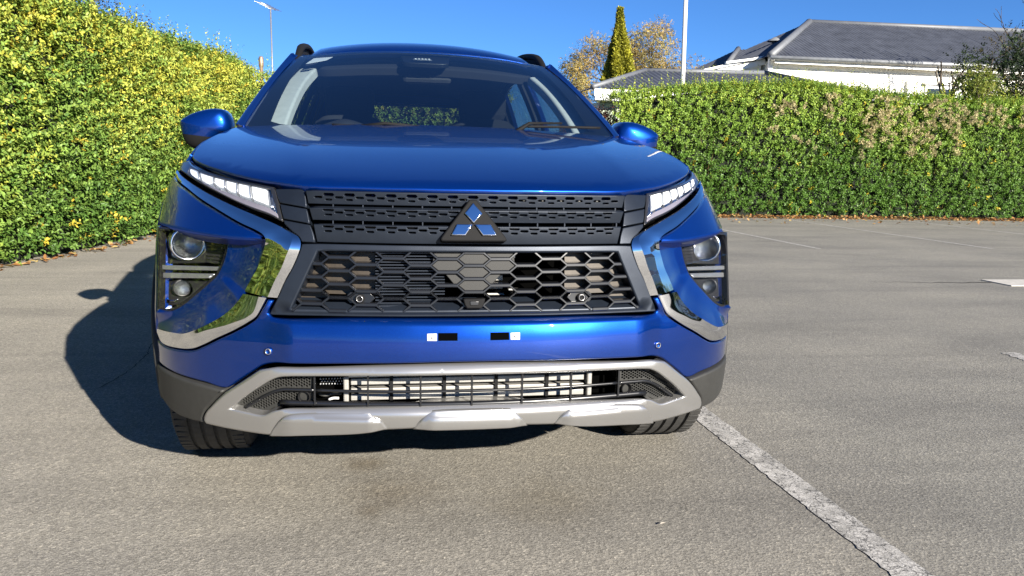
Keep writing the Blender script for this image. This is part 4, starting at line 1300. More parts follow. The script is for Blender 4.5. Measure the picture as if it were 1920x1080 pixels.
def sheet(name, x0, y0, x1, y1, z, mat, kind='structure'):
    o = link(name, mesh_from([(x0, y0, z), (x1, y0, z), (x1, y1, z), (x0, y1, z)], [(0, 1, 2, 3)], False), None, mat)
    tag(o, kind=kind)
    return o
sheet("ground", -600, -600, 600, 900, -0.012, 'soil')
sheet("car_park", -9, -40, 40, 14.6, 0.0, 'asphalt')

def ragged_line(name, label, x0, x1, y0, y1, jag=.004, skew=0.0):
    n = int(max(8, abs(y1 - y0) / .02))
    n = min(n, 400)
    ys = np.linspace(y0, y1, n)
    a = x0 + skew * (ys - y0) + rng.normal(0, jag, n); b = x1 + skew * (ys - y0) + rng.normal(0, jag, n)
    V = [(p, y, .0025) for p, y in zip(a, ys)] + [(q, y, .0025) for q, y in zip(b, ys)]
    F = [(i, n + i, n + i + 1, i + 1) for i in range(n - 1)]
    o = link(name, mesh_from(V, F, False), None, 'line')
    return tag(o, label, "road marking")
ragged_line("bay_line", "wide cracked white bay line running from beside the car's tyre to the bottom edge", 1.015, 1.118, -3.0, 5.4, .0025)
ragged_line("bay_line", "shorter faded white bay line nearest the car, below the far hedge", 5.38, 5.46, 7.58, 13.3, .003)
ragged_line("bay_line", "long white bay line in the middle of the far bays by the hedge", 7.98, 8.06, 7.70, 13.3, .003)
ragged_line("bay_line", "faded white bay line farthest right, running to the hedge", 10.62, 10.70, 7.70, 13.3, .003)
ragged_line("bay_line_stub", "small flaking white paint mark at the right edge of the asphalt", 3.24, 3.34, .6, 1.92, .010)
ch = thing("drain_channel", "pale concrete drain slab at the right edge with a crack leading to it", "drain", (5.4, 4.6, 0))
link("slab", boxes_mesh([((8.4, 4.58, .002), (5.9, .38, .012))]), ch, 'concrete')
V = []
px = np.linspace(5.46, 4.2, 30); py = 4.63 + np.cumsum(rng.normal(0, .012, 30)) - .05 * np.linspace(0, 1, 30); w = np.linspace(.012, .002, 30)
crk = mesh_from([(x, y + ww, .003) for x, y, ww in zip(px, py, w)] + [(x, y - ww, .003) for x, y, ww in zip(px, py, w)], [(i + 1, i, 30 + i, 31 + i) for i in range(29)], False)
link("crack", crk, ch, 'black')
def seam(name, label, pts, w0):
    P = smooth_line(np.array(pts, float), False, .03, 90); n = len(P)
    P[:, 0] += rng.normal(0, .003, n)
    P[:, 1] += rng.normal(0, .004, n)
    ww = w0 * (.5 + rng.random(n))
    o = link(name, mesh_from([(x - k, y, .003) for (x, y), k in zip(P, ww)] + [(x + k, y, .003) for (x, y), k in zip(P, ww)], [(i, n + i, n + i + 1, i + 1) for i in range(n - 1)], False), None, 'black')
    return tag(o, label, "crack")
seam("asphalt_crack", "thin dark crack in the asphalt inside the car's shadow", [(-1.42, 1.60), (-1.39, 1.75), (-1.37, 2.1), (-1.41, 2.5)], .0018)

# ================================================================== FOLIAGE
def m_leaf(name, gloss=0.35, trans=0.25):
    m = bpy.data.materials.new(name)
    m.use_nodes = True
    nt = m.node_tree
    b = nt.nodes["Principled BSDF"]
    at = nd(nt, "ShaderNodeAttribute", attribute_name="tint")
    n = noise_node(nt, 25, 2, .5)
    r = ramp(nt, n.outputs["Fac"], [(0.3, (0.82, 0.82, 0.82)), (0.7, (1.15, 1.15, 1.15))])
    mx = nd(nt, "ShaderNodeMix", data_type='RGBA', blend_type='MULTIPLY'); mx.inputs[0].default_value = 1.0
    nt.links.new(at.outputs["Color"], mx.inputs[6]); nt.links.new(r.outputs[0], mx.inputs[7])
    nt.links.new(mx.outputs[2], b.inputs["Base Color"])
    setp(b, rough=gloss, spec=0.28)
    if trans > 0:
        tl = nd(nt, "ShaderNodeBsdfTranslucent")
        nt.links.new(mx.outputs[2], tl.inputs[0])
        ms = nd(nt, "ShaderNodeMixShader"); ms.inputs[0].default_value = trans
        out = nt.nodes["Material Output"]
        nt.links.new(b.outputs[0], ms.inputs[1]); nt.links.new(tl.outputs[0], ms.inputs[2])
        nt.links.new(ms.outputs[0], out.inputs[0])
    return m
M['leaf'] = m_leaf("hedge_leaf", 0.48)
M['leafdull'] = m_leaf("tree_leaf", 0.6)
M['fluff'] = m_leaf("seed_fluff", 0.9, 0.3)
M['bark'] = simple("bark", (0.07, 0.055, 0.04), 0.9, var=0.4, scale=20, bmp=0.5, bscale=60)
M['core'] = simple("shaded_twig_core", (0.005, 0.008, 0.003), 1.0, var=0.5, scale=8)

def wav(p, seed, freqs=(.7, 1.6, 3.7)):
    g = np.random.default_rng(seed)
    out = np.zeros(len(p))
    for i, f in enumerate(freqs):
        for _ in range(3):
            k = g.normal(size=3); k = k / np.linalg.norm(k) * f * 2
            out += np.sin(p @ k + g.uniform(0, 6.28)) / (1.5 ** i)
    return out / 5.0

def leaves_mesh(name, pos, L, N, ln, wd, col, simple_kite=False):
    """pos base points, L leaf direction, N leaf normal; ln, wd sizes; col per leaf"""
    n = len(pos)
    L = unit(L); W = unit(np.cross(N, L)); N = np.cross(L, W)
    ln = ln[:, None]; wd = wd[:, None]
    if simple_kite:
        p0 = pos; p1 = pos + L * ln * .5 + W * wd * .5 + N * wd * .14; p2 = pos + L * ln; p3 = pos + L * ln * .5 - W * wd * .5 + N * wd * .14
        V = np.stack([p0, p1, p2, p3], 1).reshape(-1, 3)
        b = np.arange(n)[:, None] * 4
        T = np.concatenate([b + [0, 1, 2], b + [0, 2, 3]], 0)
        k = 4
    else:
        f = wd * .16
        p0 = pos; p1 = pos + L * ln * .30 + W * wd * .44 + N * f; p2 = pos + L * ln * .72 + W * wd * .40 + N * f * .6
        p3 = pos + L * ln - N * wd * .12; p4 = pos + L * ln * .72 - W * wd * .40 + N * f * .6; p5 = pos + L * ln * .30 - W * wd * .44 + N * f
        V = np.stack([p0, p1, p2, p3, p4, p5], 1).reshape(-1, 3)
        b = np.arange(n)[:, None] * 6
        T = np.concatenate([b + [0, 1, 2], b + [0, 2, 3], b + [0, 3, 4], b + [0, 4, 5]], 0)
        k = 6
    C = np.repeat(col, k, 0)
    return fast_mesh(name, V, T, C)

def shoots(base, dirs, length, per, lsize, col, g, droop=0.0, splay=.9, lift=.35):
    """leafy shoots: returns leaf arrays"""
    n = len(base)
    dirs = unit(dirs)
    t = (np.arange(per)[None] + g.random((n, per))) / per * .9 + .1
    ref = np.where(np.abs(dirs[:, 2:3]) < .9, np.array([[0, 0, 1.0]]), np.array([[1.0, 0, 0]]))
    a = unit(np.cross(dirs, ref)); b = np.cross(dirs, a)
    ph = np.arange(per)[None] * 2.4 + g.random((n, 1)) * 6.28 + g.normal(0, .3, (n, per))
    rad = np.cos(ph)[..., None] * a[:, None] + np.sin(ph)[..., None] * b[:, None]
    pos = base[:, None] + dirs[:, None] * (t * length[:, None])[..., None]
    L = dirs[:, None] * .55 + rad * splay + g.normal(0, .22, (n, per, 3))
    L[..., 2] -= droop
    N = dirs[:, None] * .8 - rad * .4 + np.array([0, 0, lift]) + g.normal(0, .25, (n, per, 3))
    ln = lsize * (0.7 + .6 * g.random((n, per))) * (1.05 - .35 * t)
    wd = ln * (.48 + .14 * g.random((n, per)))
    c = np.repeat(col[:, None], per, 1) * (1 + g.normal(0, .13, (n, per, 1)))
    f = lambda q: q.reshape(-1, q.shape[-1]) if q.ndim == 3 else q.ravel()
    return f(pos), f(L), f(N), f(ln), f(wd), np.clip(f(c), 0.004, 1)

DEEP = np.array([.048, .098, .022]); MIDG = np.array([.125, .195, .045]); YEL = np.array([.30, .30, .055]); GOLD = np.array([.30, .24, .035])
def hedge(name, label, path, out_sign, z_top, dens, per, lsize, seed, yel=.5, thick=1.0, gold=0.03, kite=False, bulge=.12, sprig=1.0, tone=(1, 1, 1), hgt=1.3, mid=.5, amp=.75):
    g = np.random.default_rng(seed)
    P = smooth_line(np.array(path, float), False, .1, 90)
    d = np.r_[0, np.cumsum(np.linalg.norm(np.diff(P, axis=0), axis=1))]
    LEN = d[-1]
    zt = (lambda s: np.interp(s, np.linspace(0, LEN, len(z_top)), z_top))
    def at(s):
        x = np.interp(s, d, P[:, 0]); y = np.interp(s, d, P[:, 1])
        e = .05
        tx = np.interp(s + e, d, P[:, 0]) - np.interp(s - e, d, P[:, 0]); ty = np.interp(s + e, d, P[:, 1]) - np.interp(s - e, d, P[:, 1])
        t = unit(np.stack([tx, ty], 1))
        o = np.stack([t[:, 1], -t[:, 0]], 1) * out_sign
        return np.stack([x, y], 1), o
    root = thing(name, label, "hedge", (float(P[:, 0].mean()), float(P[:, 1].mean()), 0))
    H = float(np.mean(z_top))
    # front face shoots
    n = int(LEN * H * dens)
    s = g.random(n) * LEN
    z = .03 + g.random(n) ** .95 * (zt(s) - .05)
    xy, o = at(s)
    p3 = np.stack([s, np.zeros(n), z], 1)
    bl = wav(p3, seed) * bulge
    top_round = np.clip((z - zt(s) + .35) / .35, 0, 1) ** 2 * .22
    dep = g.random(n) ** 1.5 * .16
    base = np.concatenate([xy + o * (bl - dep - top_round)[:, None], z[:, None]], 1)
    dirs = np.concatenate([o * .62, np.full((n, 1), .62)], 1) + g.normal(0, .38, (n, 3))
    mix = np.clip(mid + amp * wav(p3, seed + 1, (1.1, 2.6, 6.0)) + hgt * (z / zt(s) - .66) * yel * 2 + g.normal(0, .18, n), 0, 1)[:, None] * (yel * 1.4)
    mix = np.clip(mix, 0, 1)
    col = np.where(mix < .5, DEEP + (MIDG - DEEP) * mix * 2, MIDG + (YEL - MIDG) * (mix - .5) * 2)
    gm = g.random(n) < gold
    col[gm] = GOLD * (.7 + .5 * g.random((gm.sum(), 1)))
    A = [shoots(base, dirs, .10 + .14 * g.random(n), per, lsize, col, g)]
    # top face and free sprigs
    n2 = int(LEN * thick * dens * .55)
    s2 = g.random(n2) * LEN; w2 = g.random(n2) * thick
    xy2, o2 = at(s2)
    zt2 = zt(s2) + .07 * wav(np.stack([s2, w2, w2 * 0], 1), seed + 2) - .25 * np.clip(.25 - w2, 0, 1)
    base2 = np.concatenate([xy2 - o2 * w2[:, None], (zt2 - .12 * g.random(n2))[:, None]], 1)
    dirs2 = np.concatenate([g.normal(0, .35, (n2, 2)), np.full((n2, 1), 1.0)], 1)
    m2 = np.clip(.55 + .5 * wav(np.stack([s2, w2, w2 * 0], 1), seed + 1, (1.1, 2.6, 6.0)) + g.normal(0, .2, n2), 0, 1)[:, None] * min(1, yel * 1.6)
    col2 = np.where(m2 < .5, DEEP + (MIDG - DEEP) * m2 * 2, MIDG + (YEL - MIDG) * (m2 - .5) * 2)
    A.append(shoots(base2, dirs2, .12 + .12 * g.random(n2), per, lsize, col2, g))
    n3 = int(LEN * 22 * sprig)
    s3 = g.random(n3) * LEN; xy3, o3 = at(s3)
    base3 = np.concatenate([xy3 - o3 * (g.random(n3) * .5 + .05)[:, None], (zt(s3) - .12)[:, None]], 1)
    dirs3 = np.concatenate([g.normal(0, .16, (n3, 2)), np.full((n3, 1), 1.0)], 1)
    col3 = MIDG + (YEL - MIDG) * (g.random((n3, 1)) * .8 + .1)
    A.append(shoots(base3, dirs3, .18 + .40 * g.random(n3) ** 1.8, per + 5, lsize * .82, col3, g, splay=.6))
    arr = [np.concatenate(q) for q in zip(*A)]
    arr[5] = arr[5] * np.array(tone)
    tag(link("foliage", leaves_mesh(name + "_leaves", *arr, simple_kite=kite), root, 'leaf'), kind="stuff")
    # twig stems seen between the leaves
    k = int(LEN * H * 9)
    sv = g.random(k) * LEN; zv = .05 + g.random(k) * (zt(sv) - .3); xyv, ov = at(sv)
    V, T = [], []
    st = np.concatenate([xyv - ov * .10, zv[:, None]], 1)
    en = st + unit(np.concatenate([ov * .5, np.full((k, 1), .8)], 1) + g.normal(0, .3, (k, 3))) * (.2 + .25 * g.random((k, 1)))
    sd = unit(np.cross(en - st, np.concatenate([ov, np.zeros((k, 1))], 1))) * .004
    Vt = np.stack([st - sd, st + sd, en], 1).reshape(-1, 3)
    tag(link("twigs", fast_mesh(name + "_twigs", Vt, np.arange(3 * k).reshape(-1, 3), np.tile([[.22, .17, .06]], (3 * k, 1))), root, 'leafdull'), kind="stuff")
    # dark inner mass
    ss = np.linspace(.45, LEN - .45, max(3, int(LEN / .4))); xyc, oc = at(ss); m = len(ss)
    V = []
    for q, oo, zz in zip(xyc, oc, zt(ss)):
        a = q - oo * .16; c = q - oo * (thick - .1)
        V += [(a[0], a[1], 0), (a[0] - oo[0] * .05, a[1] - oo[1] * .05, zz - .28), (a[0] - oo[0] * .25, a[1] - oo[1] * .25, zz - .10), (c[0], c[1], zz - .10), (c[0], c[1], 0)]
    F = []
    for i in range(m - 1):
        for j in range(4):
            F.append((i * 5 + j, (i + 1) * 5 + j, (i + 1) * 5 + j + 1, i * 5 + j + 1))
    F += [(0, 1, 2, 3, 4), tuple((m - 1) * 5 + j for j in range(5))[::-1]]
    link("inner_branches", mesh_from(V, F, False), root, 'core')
    return root, at, zt, LEN

hedge("hedge", "tall yellow-green clipped hedge along the left beside the car's shadow",
      [(-6.6, -9.0), (-5.6, -4.0), (-4.5, 1.0), (-3.85, 3.8), (-3.42, 5.75), (-3.12, 7.0), (-2.90, 8.56), (-2.62, 10.8), (-2.40, 13.2), (-2.35, 14.2)], 1,
      [2.2, 2.2, 2.2, 2.25, 2.3, 2.38, 2.42, 2.44, 2.52, 2.6], 450, 9, .055, 3, yel=.80, thick=1.1, gold=.02, tone=(1.46, 1.43, 1.15), hgt=.5, mid=.50, amp=.32)
hedge("hedge", "dark hedge across the far end, seen through the car's windows", [(-3.2, 14.5), (0.0, 14.5), (2.6, 14.5)], 1, [2.56, 2.5, 2.3], 200, 8, .058, 5, yel=.6, kite=True, tone=(1.4, 1.4, 1.1), mid=.5, amp=.35)
rh, rat, rzt, rlen = hedge("hedge", "dark green hedge with beige seed heads behind the parking bays on the right",
      [(4.55, 13.95), (7.0, 13.95), (10.5, 13.98), (14.0, 14.02), (19.0, 14.05)], 1, [2.36, 2.64, 2.74, 2.58, 2.52, 2.52, 2.54, 2.54], 380, 9, .056, 8, yel=.42, thick=1.2, gold=.015, kite=True, bulge=.14, sprig=3.0, tone=(1.58, 1.58, 1.05), mid=.50, amp=.5, hgt=1.7)
# beige seed heads of the climber on that hedge
g = np.random.default_rng(21)
cl = []
def blob(x0, x1, z0, z1, n):
    cl.append(np.stack([g.uniform(x0, x1, n), g.uniform(z0, z1, n)], 1))
blob(9.0, 12.2, 2.05, 2.55, 190); blob(9.2, 10.6, 1.5, 2.1, 110); blob(10.8, 12.1, 1.35, 2.1, 150); blob(12.2, 14.6, 2.0, 2.45, 150); blob(11.3, 11.9, .85, 1.4, 40); blob(9.25, 9.9, 1.0, 1.6, 45); blob(7.6, 9.0, 2.1, 2.4, 45)
for k in range(26): cl.append(np.array([[7.7 + k * .045 + g.normal(0, .03), 1.86 - k * .016 + g.normal(0, .03)]]))
C = np.concatenate(cl)
keep = wav(np.stack([C[:, 0], C[:, 1], C[:, 1] * 0], 1), 77, (1.4, 3.0, 6.0)) > -.14
keep &= g.random(len(C)) < .62
C = C[keep]
k = len(C); per = 34
cen = np.stack([C[:, 0], 13.78 + g.normal(0, .05, k) + .12 * np.clip(C[:, 1] - 2.1, 0, 1), C[:, 1]], 1)
rad = .032 + .030 * g.random(k)
dv = unit(g.normal(size=(k, per, 3)) + np.array([0, -.35, .1]))
base = np.repeat(cen[:, None], per, 1) + dv * rad[:, None, None] * .25
fc_ = np.array([.46, .40, .22])[None] * (.75 + .5 * g.random((k, 1)))
fl = leaves_mesh("seed_heads", base.reshape(-1, 3), dv.reshape(-1, 3), g.normal(size=(k * per, 3)), np.repeat(rad, per) * (.7 + .6 * g.random(k * per)), np.full(k * per, .016), np.repeat(fc_, per, 0), True)
tag(link("seed_heads", fl, rh, 'fluff'), kind="stuff")

# fallen leaves along the hedge feet
g = np.random.default_rng(33)
n = 2600
xx = g.uniform(4.4, 16.5, n); yy = 13.72 - np.abs(g.normal(0, .10, n)) ** 1.1
far = g.random(n) < .06
yy[far] -= g.random(far.sum()) * 1.6
n2 = 190
s_ = g.random(n2)
hy = g.uniform(3.5, 11.0, n2); hx = np.interp(hy, [3.8, 5.75, 7.0, 8.56, 10.8], [-3.85, -3.42, -3.12, -2.90, -2.62]) + .05 + np.abs(g.normal(0, .06, n2))
P = np.concatenate([np.stack([xx, yy, .006 + g.random(n) * .05 * (yy > 13.6)], 1), np.stack([hx, hy, .006 + g.random(n2) * .02], 1)])
n = len(P)
Ld = np.concatenate([g.normal(size=(n, 2)), g.normal(0, .25, (n, 1))], 1); Nn = np.concatenate([g.normal(0, .35, (n, 2)), np.ones((n, 1))], 1)
cc = np.array([[.34, .17, .06], [.42, .25, .10], [.26, .12, .05], [.40, .30, .12]])[g.integers(0, 4, n)]
tag(link("leaf_litter", leaves_mesh("leaf_litter", P, Ld, Nn, .05 + .04 * g.random(n), .03 + .03 * g.random(n), cc), None, 'leafdull'), "fallen orange leaves lying along the foot of the hedges", "leaf litter", kind="stuff")
sc = thing("fallen_leaf", "pale dry fallen leaf on the bare asphalt, bottom right of centre", "leaf", (.55, .02, 0))
link("blade", leaves_mesh("blade", np.array([[.53, .0, .006]]), np.array([[1, .3, .1]]), np.array([[0, 0, 1.0]]), np.array([.022]), np.array([.010]), np.array([[.5, .45, .38]])), sc, 'leafdull')

# ------------------------------------------------------------------ trees
def branch_mesh(segs, n=7):
    V, F = [], []
    for (p, q, r0, r1) in segs:
        p = np.array(p, float); q = np.array(q, float)
        t = unit(q - p); up = np.array([0, 0, 1.0]) if abs(t[2]) < .9 else np.array([1.0, 0, 0])
        a = unit(np.cross(t, up)); b = np.cross(a, t); o = len(V)
        for c, r in ((p, r0), (q, r1)):
            for j in range(n):
                w = 6.2832 * j / n; V.append(c + r * (math.cos(w) * a + math.sin(w) * b))
        F += [(o + j, o + (j + 1) % n, o + n + (j + 1) % n, o + n + j) for j in range(n)]
    return mesh_from(V, F)
def grow(p, d, ln, r, depth, g, segs, tips, spread=.6, up=.15, shrink=.72, droop=0.0):
    d = unit(d)
    k = 3
    for i in range(k):
        q = p + d * ln / k
        segs.append((p, q, r * (1 - .25 * i / k), r * (1 - .25 * (i + 1) / k)))
        p = q; d = unit(d + g.normal(0, .12, 3) + np.array([0, 0, up * .3 - droop]))
    if depth == 0:
        tips.append((p, d)); return
    for _ in range(g.integers(2, 4)):
        grow(p, d + g.normal(0, spread, 3) + np.array([0, 0, up]), ln * shrink * g.uniform(.8, 1.15), r * .62, depth - 1, g, segs, tips, spread, up, shrink, droop)
def tree(name, label, cat, base, height, trunk_r, g, leaf_fn, depth=4, lean_=(0, 0, 1), spread=.6, first=.34, droop=0.0, tips_leaf=True, mat='leafdull', up=.15):
    root = thing(name, label, cat, base)
    segs, tips = [], []
    grow(np.array(base, float), np.array(lean_, float), height * first, trunk_r, depth, g, segs, tips, spread, up, .74, droop)
    link("trunk", branch_mesh(segs), root, 'bark')
    if leaf_fn is not None:
        link("crown", leaf_fn(tips, g), root, mat)
    return root
def clump_leaves(cen, rad, n_sh, per, size, cols, g, droop=0.0, shape=(1, 1, 1)):
    """leaf clumps round centres: shoots start inside each clump and point outwards"""
    cen = np.asarray(cen, float); k = len(cen)
    dv = unit(g.normal(size=(k, n_sh, 3))) * (g.random((k, n_sh, 1)) ** .4)
    base = (cen[:, None] + dv * rad * np.array(shape)).reshape(-1, 3)
    dirs = (dv + np.array([0, 0, .25 - droop]) + g.normal(0, .35, dv.shape)).reshape(-1, 3)
    ci = g.integers(0, len(cols), k)
    col = np.repeat(np.array(cols)[ci], n_sh, 0) * (1 + g.normal(0, .18, (k * n_sh, 1)))
    a = shoots(base, dirs, np.full(len(base), size * 3.0), per, size, np.clip(col, .005, 1), g, droop=droop)
    return leaves_mesh("crown", *a, simple_kite=True)

# golden column conifer
g = np.random.default_rng(41)
con = thing("conifer", "slender golden green conifer rising to a point above the grey roof", "tree", (9.7, 30, 0))
n = 9000
tz = g.random(n) ** 1.25
ang = g.random(n) * 6.283
prof = np.interp(tz, [0, .15, .4, .7, .9, 1], [.95, 1.0, .86, .44, .09, .002]) * .82
prof *= 1 + .20 * np.sin(ang * 5 + tz * 9) + .10 * np.sin(ang * 9 - tz * 21)
zz = .3 + tz * 6.65
base = np.stack([9.7 - .28 * tz + prof * np.cos(ang), 30 + prof * np.sin(ang), zz], 1)
dirs = np.stack([np.cos(ang) * .45, np.sin(ang) * .45, np.full(n, 1.0)], 1) + g.normal(0, .18, (n, 3))
col = np.array([[.27, .25, .028]]) * (.7 + .6 * g.random((n, 1))) * (1 + .35 * np.sin(ang * 5 + tz * 9))[:, None] + np.array([[.0, .015, .0]])
link("crown", leaves_mesh("crown", *shoots(base, dirs, .32 - .20 * tz, 6, .13, np.clip(col, .01, 1), g, splay=.35), simple_kite=True), con, 'leafdull')
link("trunk", branch_mesh([((9.7, 30, 0), (9.65, 30, 3), .16, .10), ((9.65, 30, 3), (9.45, 30, 6.8), .10, .01)]), con, 'bark')
# autumn tree behind it
AUT = [(.32, .23, .07), (.38, .28, .09), (.25, .18, .07), (.29, .25, .09), (.20, .19, .08)]
g = np.random.default_rng(47)
at_ = thing("autumn_tree", "open drooping tree in brownish gold autumn leaf behind the golden conifer", "tree", (11.9, 36, 0))
segs, tips = [], []
for (dx, dz) in ((-.5, 1), (.0, 1), (.45, 1), (.15, 1.0)):
    grow(np.array([11.9, 36, 2.2]), np.array([dx, g.normal(0, .3), dz]), 1.35, .14, 4, g, segs, tips, .62, .08, .70, .02)
segs.append((np.array([11.9, 36, 0]), np.array([11.9, 36, 2.3]), .24, .18))
link("trunk", branch_mesh(segs, 5), at_, 'bark')
xq = g.uniform(8.9, 14.7, 520)
cz = np.interp(xq, [8.9, 9.3, 10.2, 11.2, 12.0, 12.8, 13.3, 13.8, 14.4, 14.8], [5.4, 6.2, 6.95, 6.7, 7.1, 7.4, 7.55, 7.0, 6.6, 5.9])
cenp = np.stack([xq, 36 + g.normal(0, .7, 520), cz - g.random(520) ** .9 * (cz - 3.6)], 1)
cenp = cenp[(wav(cenp * np.array([1, .3, 1]), 5, (1.0, 2.0, 4.0)) > -.16)]
link("crown", clump_leaves(cenp, .36, 34, 6, .075, AUT, g, droop=.6), at_, 'leafdull')
# red-leaved shrub in the gap
g = np.random.default_rng(53)
rs_ = thing("red_shrub", "reddish brown shrub in the gap between car and right hedge", "shrub", (4.60, 15.35, 0))
segs, tips = [], []
for k in range(9):
    grow(np.array([4.60, 15.35, .0]), np.array([g.normal(0, .28), g.normal(0, .2), 1]), .95, .025, 3, g, segs, tips, .35, .25, .62)
link("trunk", branch_mesh(segs, 5), rs_, 'bark')
cp = np.array([p for p, d in tips]); cp[:, 2] = np.minimum(cp[:, 2], np.interp(cp[:, 0], [4.2, 4.45, 4.8, 5.1, 5.5], [2.6, 2.8, 2.7, 2.2, 2.0]))
cp = np.concatenate([cp, np.stack([g.uniform(4.15, 5.3, 120), 15.35 + g.normal(0, .25, 120), g.uniform(.3, 2.2, 120)], 1)])
link("crown", clump_leaves(cp, .13, 9, 6, .040, [(.24, .075, .05), (.30, .11, .07), (.18, .065, .045)], g), rs_, 'leafdull')
# dark evergreen at the right edge and the pale sprig in front of it
g = np.random.default_rng(59)
dk = thing("dark_tree", "dark evergreen tree cut by the right edge beside the white house", "tree", (16.6, 17.5, 0))
segs, tips = [], []
for k in range(5):
    grow(np.array([16.6, 17.5, .6]), np.array([g.normal(0, .45), g.normal(0, .3), 1]), 1.5, .10, 3, g, segs, tips, .5, .12, .68)
segs.append((np.array([16.6, 17.5, 0]), np.array([16.6, 17.5, .7]), .2, .16))
link("trunk", branch_mesh(segs, 6), dk, 'bark')
cp = np.stack([g.normal(16.5, .72, 230), 17.5 + g.normal(0, .6, 230), g.uniform(1.6, 4.5, 230)], 1)
lim = np.interp(cp[:, 0], [14.9, 15.3, 15.8, 16.4, 18], [3.3, 3.8, 4.3, 4.7, 4.7]); cp[:, 2] = np.minimum(cp[:, 2], lim)
cp = cp[cp[:, 0] > 14.95]
link("crown", clump_leaves(cp, .30, 12, 7, .075, [(.018, .035, .010), (.028, .048, .014), (.06, .05, .018), (.015, .028, .010)], g), dk, 'leafdull')
g = np.random.default_rng(61)
sg = thing("sapling", "light yellow-green leafy sapling standing up out of the right hedge", "sapling", (13.0, 14.4, 0))
segs, tips = [], []
for k in range(6):
    grow(np.array([13.0, 14.4, 1.7]), np.array([g.normal(0, .25), g.normal(0, .2), 1]), .62, .02, 2, g, segs, tips, .4, .3, .7)
segs.append((np.array([13.0, 14.4, 0]), np.array([13.0, 14.4, 1.8]), .04, .03))
link("trunk", branch_mesh(segs, 5), sg, 'bark')
cp = np.array([p for p, d in tips]); cp[:, 2] = np.clip(cp[:, 2], 2.2, 3.4)
cp = np.concatenate([cp, np.stack([13.0 + g.normal(0, .22, 40), 14.4 + g.normal(0, .15, 40), g.uniform(2.3, 3.2, 40)], 1)])
link("crown", clump_leaves(cp, .12, 8, 8, .055, [(.16, .19, .03), (.10, .15, .025), (.20, .21, .04)], g), sg, 'leaf')
# leafless tree just beyond the right edge
g = np.random.default_rng(67)
tree("bare_tree", "leafless tree whose thin twigs reach in at the top right corner", "tree", (21.6, 19.4, 0), 9.0, .085, g, None, depth=5, spread=.5, first=.26, up=.25)
# grey-green tree over the left hedge
g = np.random.default_rng(71)
lt = thing("olive_tree", "grey-green fine-leaved tree showing above the left hedge", "tree", (-5.3, 13.2, 0))
segs, tips = [], []
for k in range(5):
    grow(np.array([-5.3, 13.2, 1.2]), np.array([g.normal(0, .4), g.normal(0, .3), 1]), 1.0, .08, 3, g, segs, tips, .5, .15, .7)
segs.append((np.array([-5.3, 13.2, 0]), np.array([-5.3, 13.2, 1.3]), .14, .11))
link("trunk", branch_mesh(segs, 6), lt, 'bark')
cp = np.array([p for p, d in tips])
cp = np.concatenate([cp, np.stack([-5.3 + g.normal(0, .55, 170), 13.2 + g.normal(0, .5, 170), g.uniform(2.0, 3.7, 170)], 1)])
lim = np.interp(cp[:, 0], [-6.6, -6.0, -5.3, -4.7, -4.3], [3.4, 3.8, 3.9, 3.4, 3.0]); cp[:, 2] = np.minimum(cp[:, 2], lim)
link("crown", clump_leaves(cp, .26, 14, 7, .05, [(.085, .095, .060), (.065, .075, .050), (.11, .11, .07)], g), lt, 'leafdull')

# ================================================================== BUILDINGS
M['roofiron'] = simple("dark_grey_roofing_iron", (0.085, 0.092, 0.11), 0.5, 0.2, var=0.25, scale=2.2)
M['roofflash'] = simple("grey_flashing", (0.115, 0.122, 0.135), 0.55, 0.1, var=0.12, scale=3)
M['weatherboard'] = simple("white_painted_timber", (0.78, 0.76, 0.69), 0.6, var=0.05, scale=4)
M['whitetrim'] = simple("white_trim", (0.78, 0.78, 0.76), 0.5, var=0.03, scale=4)
M['polepaint'] = simple("dull_white_pole_paint", (0.50, 0.50, 0.49), 0.6, var=0.05, scale=4)
M['green_wall'] = simple("pale_green_wall", (0.42, 0.50, 0.38), 0.7, var=0.05, scale=3)
M['window_dark'] = simple("dark_window_glass", (0.02, 0.025, 0.03), 0.08, var=0.0, spec=0.6)
M['gutter'] = simple("weathered_gutter", (0.24, 0.25, 0.26), 0.5, 0.3, var=0.2, scale=5)
M['copper'] = simple("stained_flue", (0.42, 0.30, 0.20), 0.4, 0.7, var=0.3, scale=8)

def corrugated(name, e0, e1, r0, r1, parent, pitch=.15, amp=.016, mat='roofiron', lap=.76):
    """corrugated sheet between eave e0->e1 and ridge r0->r1 (may be a point); waves run up the slope"""
    e0, e1, r0, r1 = (np.array(p, float) for p in (e0, e1, r0, r1))
    ax = unit(e1 - e0); L = np.linalg.norm(e1 - e0)
    mid_r = (r0 + r1) / 2
    slope = mid_r - e0 - ax * ((mid_r - e0) @ ax)
    nrm = unit(np.cross(ax, slope))
    if nrm[2] < 0: nrm = -nrm
    a0 = (r0 - e0) @ ax; a1 = (r1 - e0) @ ax
    n = int(L / pitch * 6)
    V = []
    for u in np.linspace(0, L, n + 1):
        f = 1.0
        if u < a0: f = u / max(a0, 1e-6)
        elif u > a1: f = (L - u) / max(L - a1, 1e-6)
        w = amp * math.sin(2 * math.pi * u / pitch)
        lapz = .006 if int(u / lap) % 2 else 0.0
        V.append(e0 + ax * u + nrm * (w + lapz)); V.append(e0 + ax * u + slope * max(f, .001) + nrm * (w + lapz))
    F = [(2 * i, 2 * i + 2, 2 * i + 3, 2 * i + 1) for i in range(n)]
    return link(name, mesh_from(V, F, False), parent, mat)

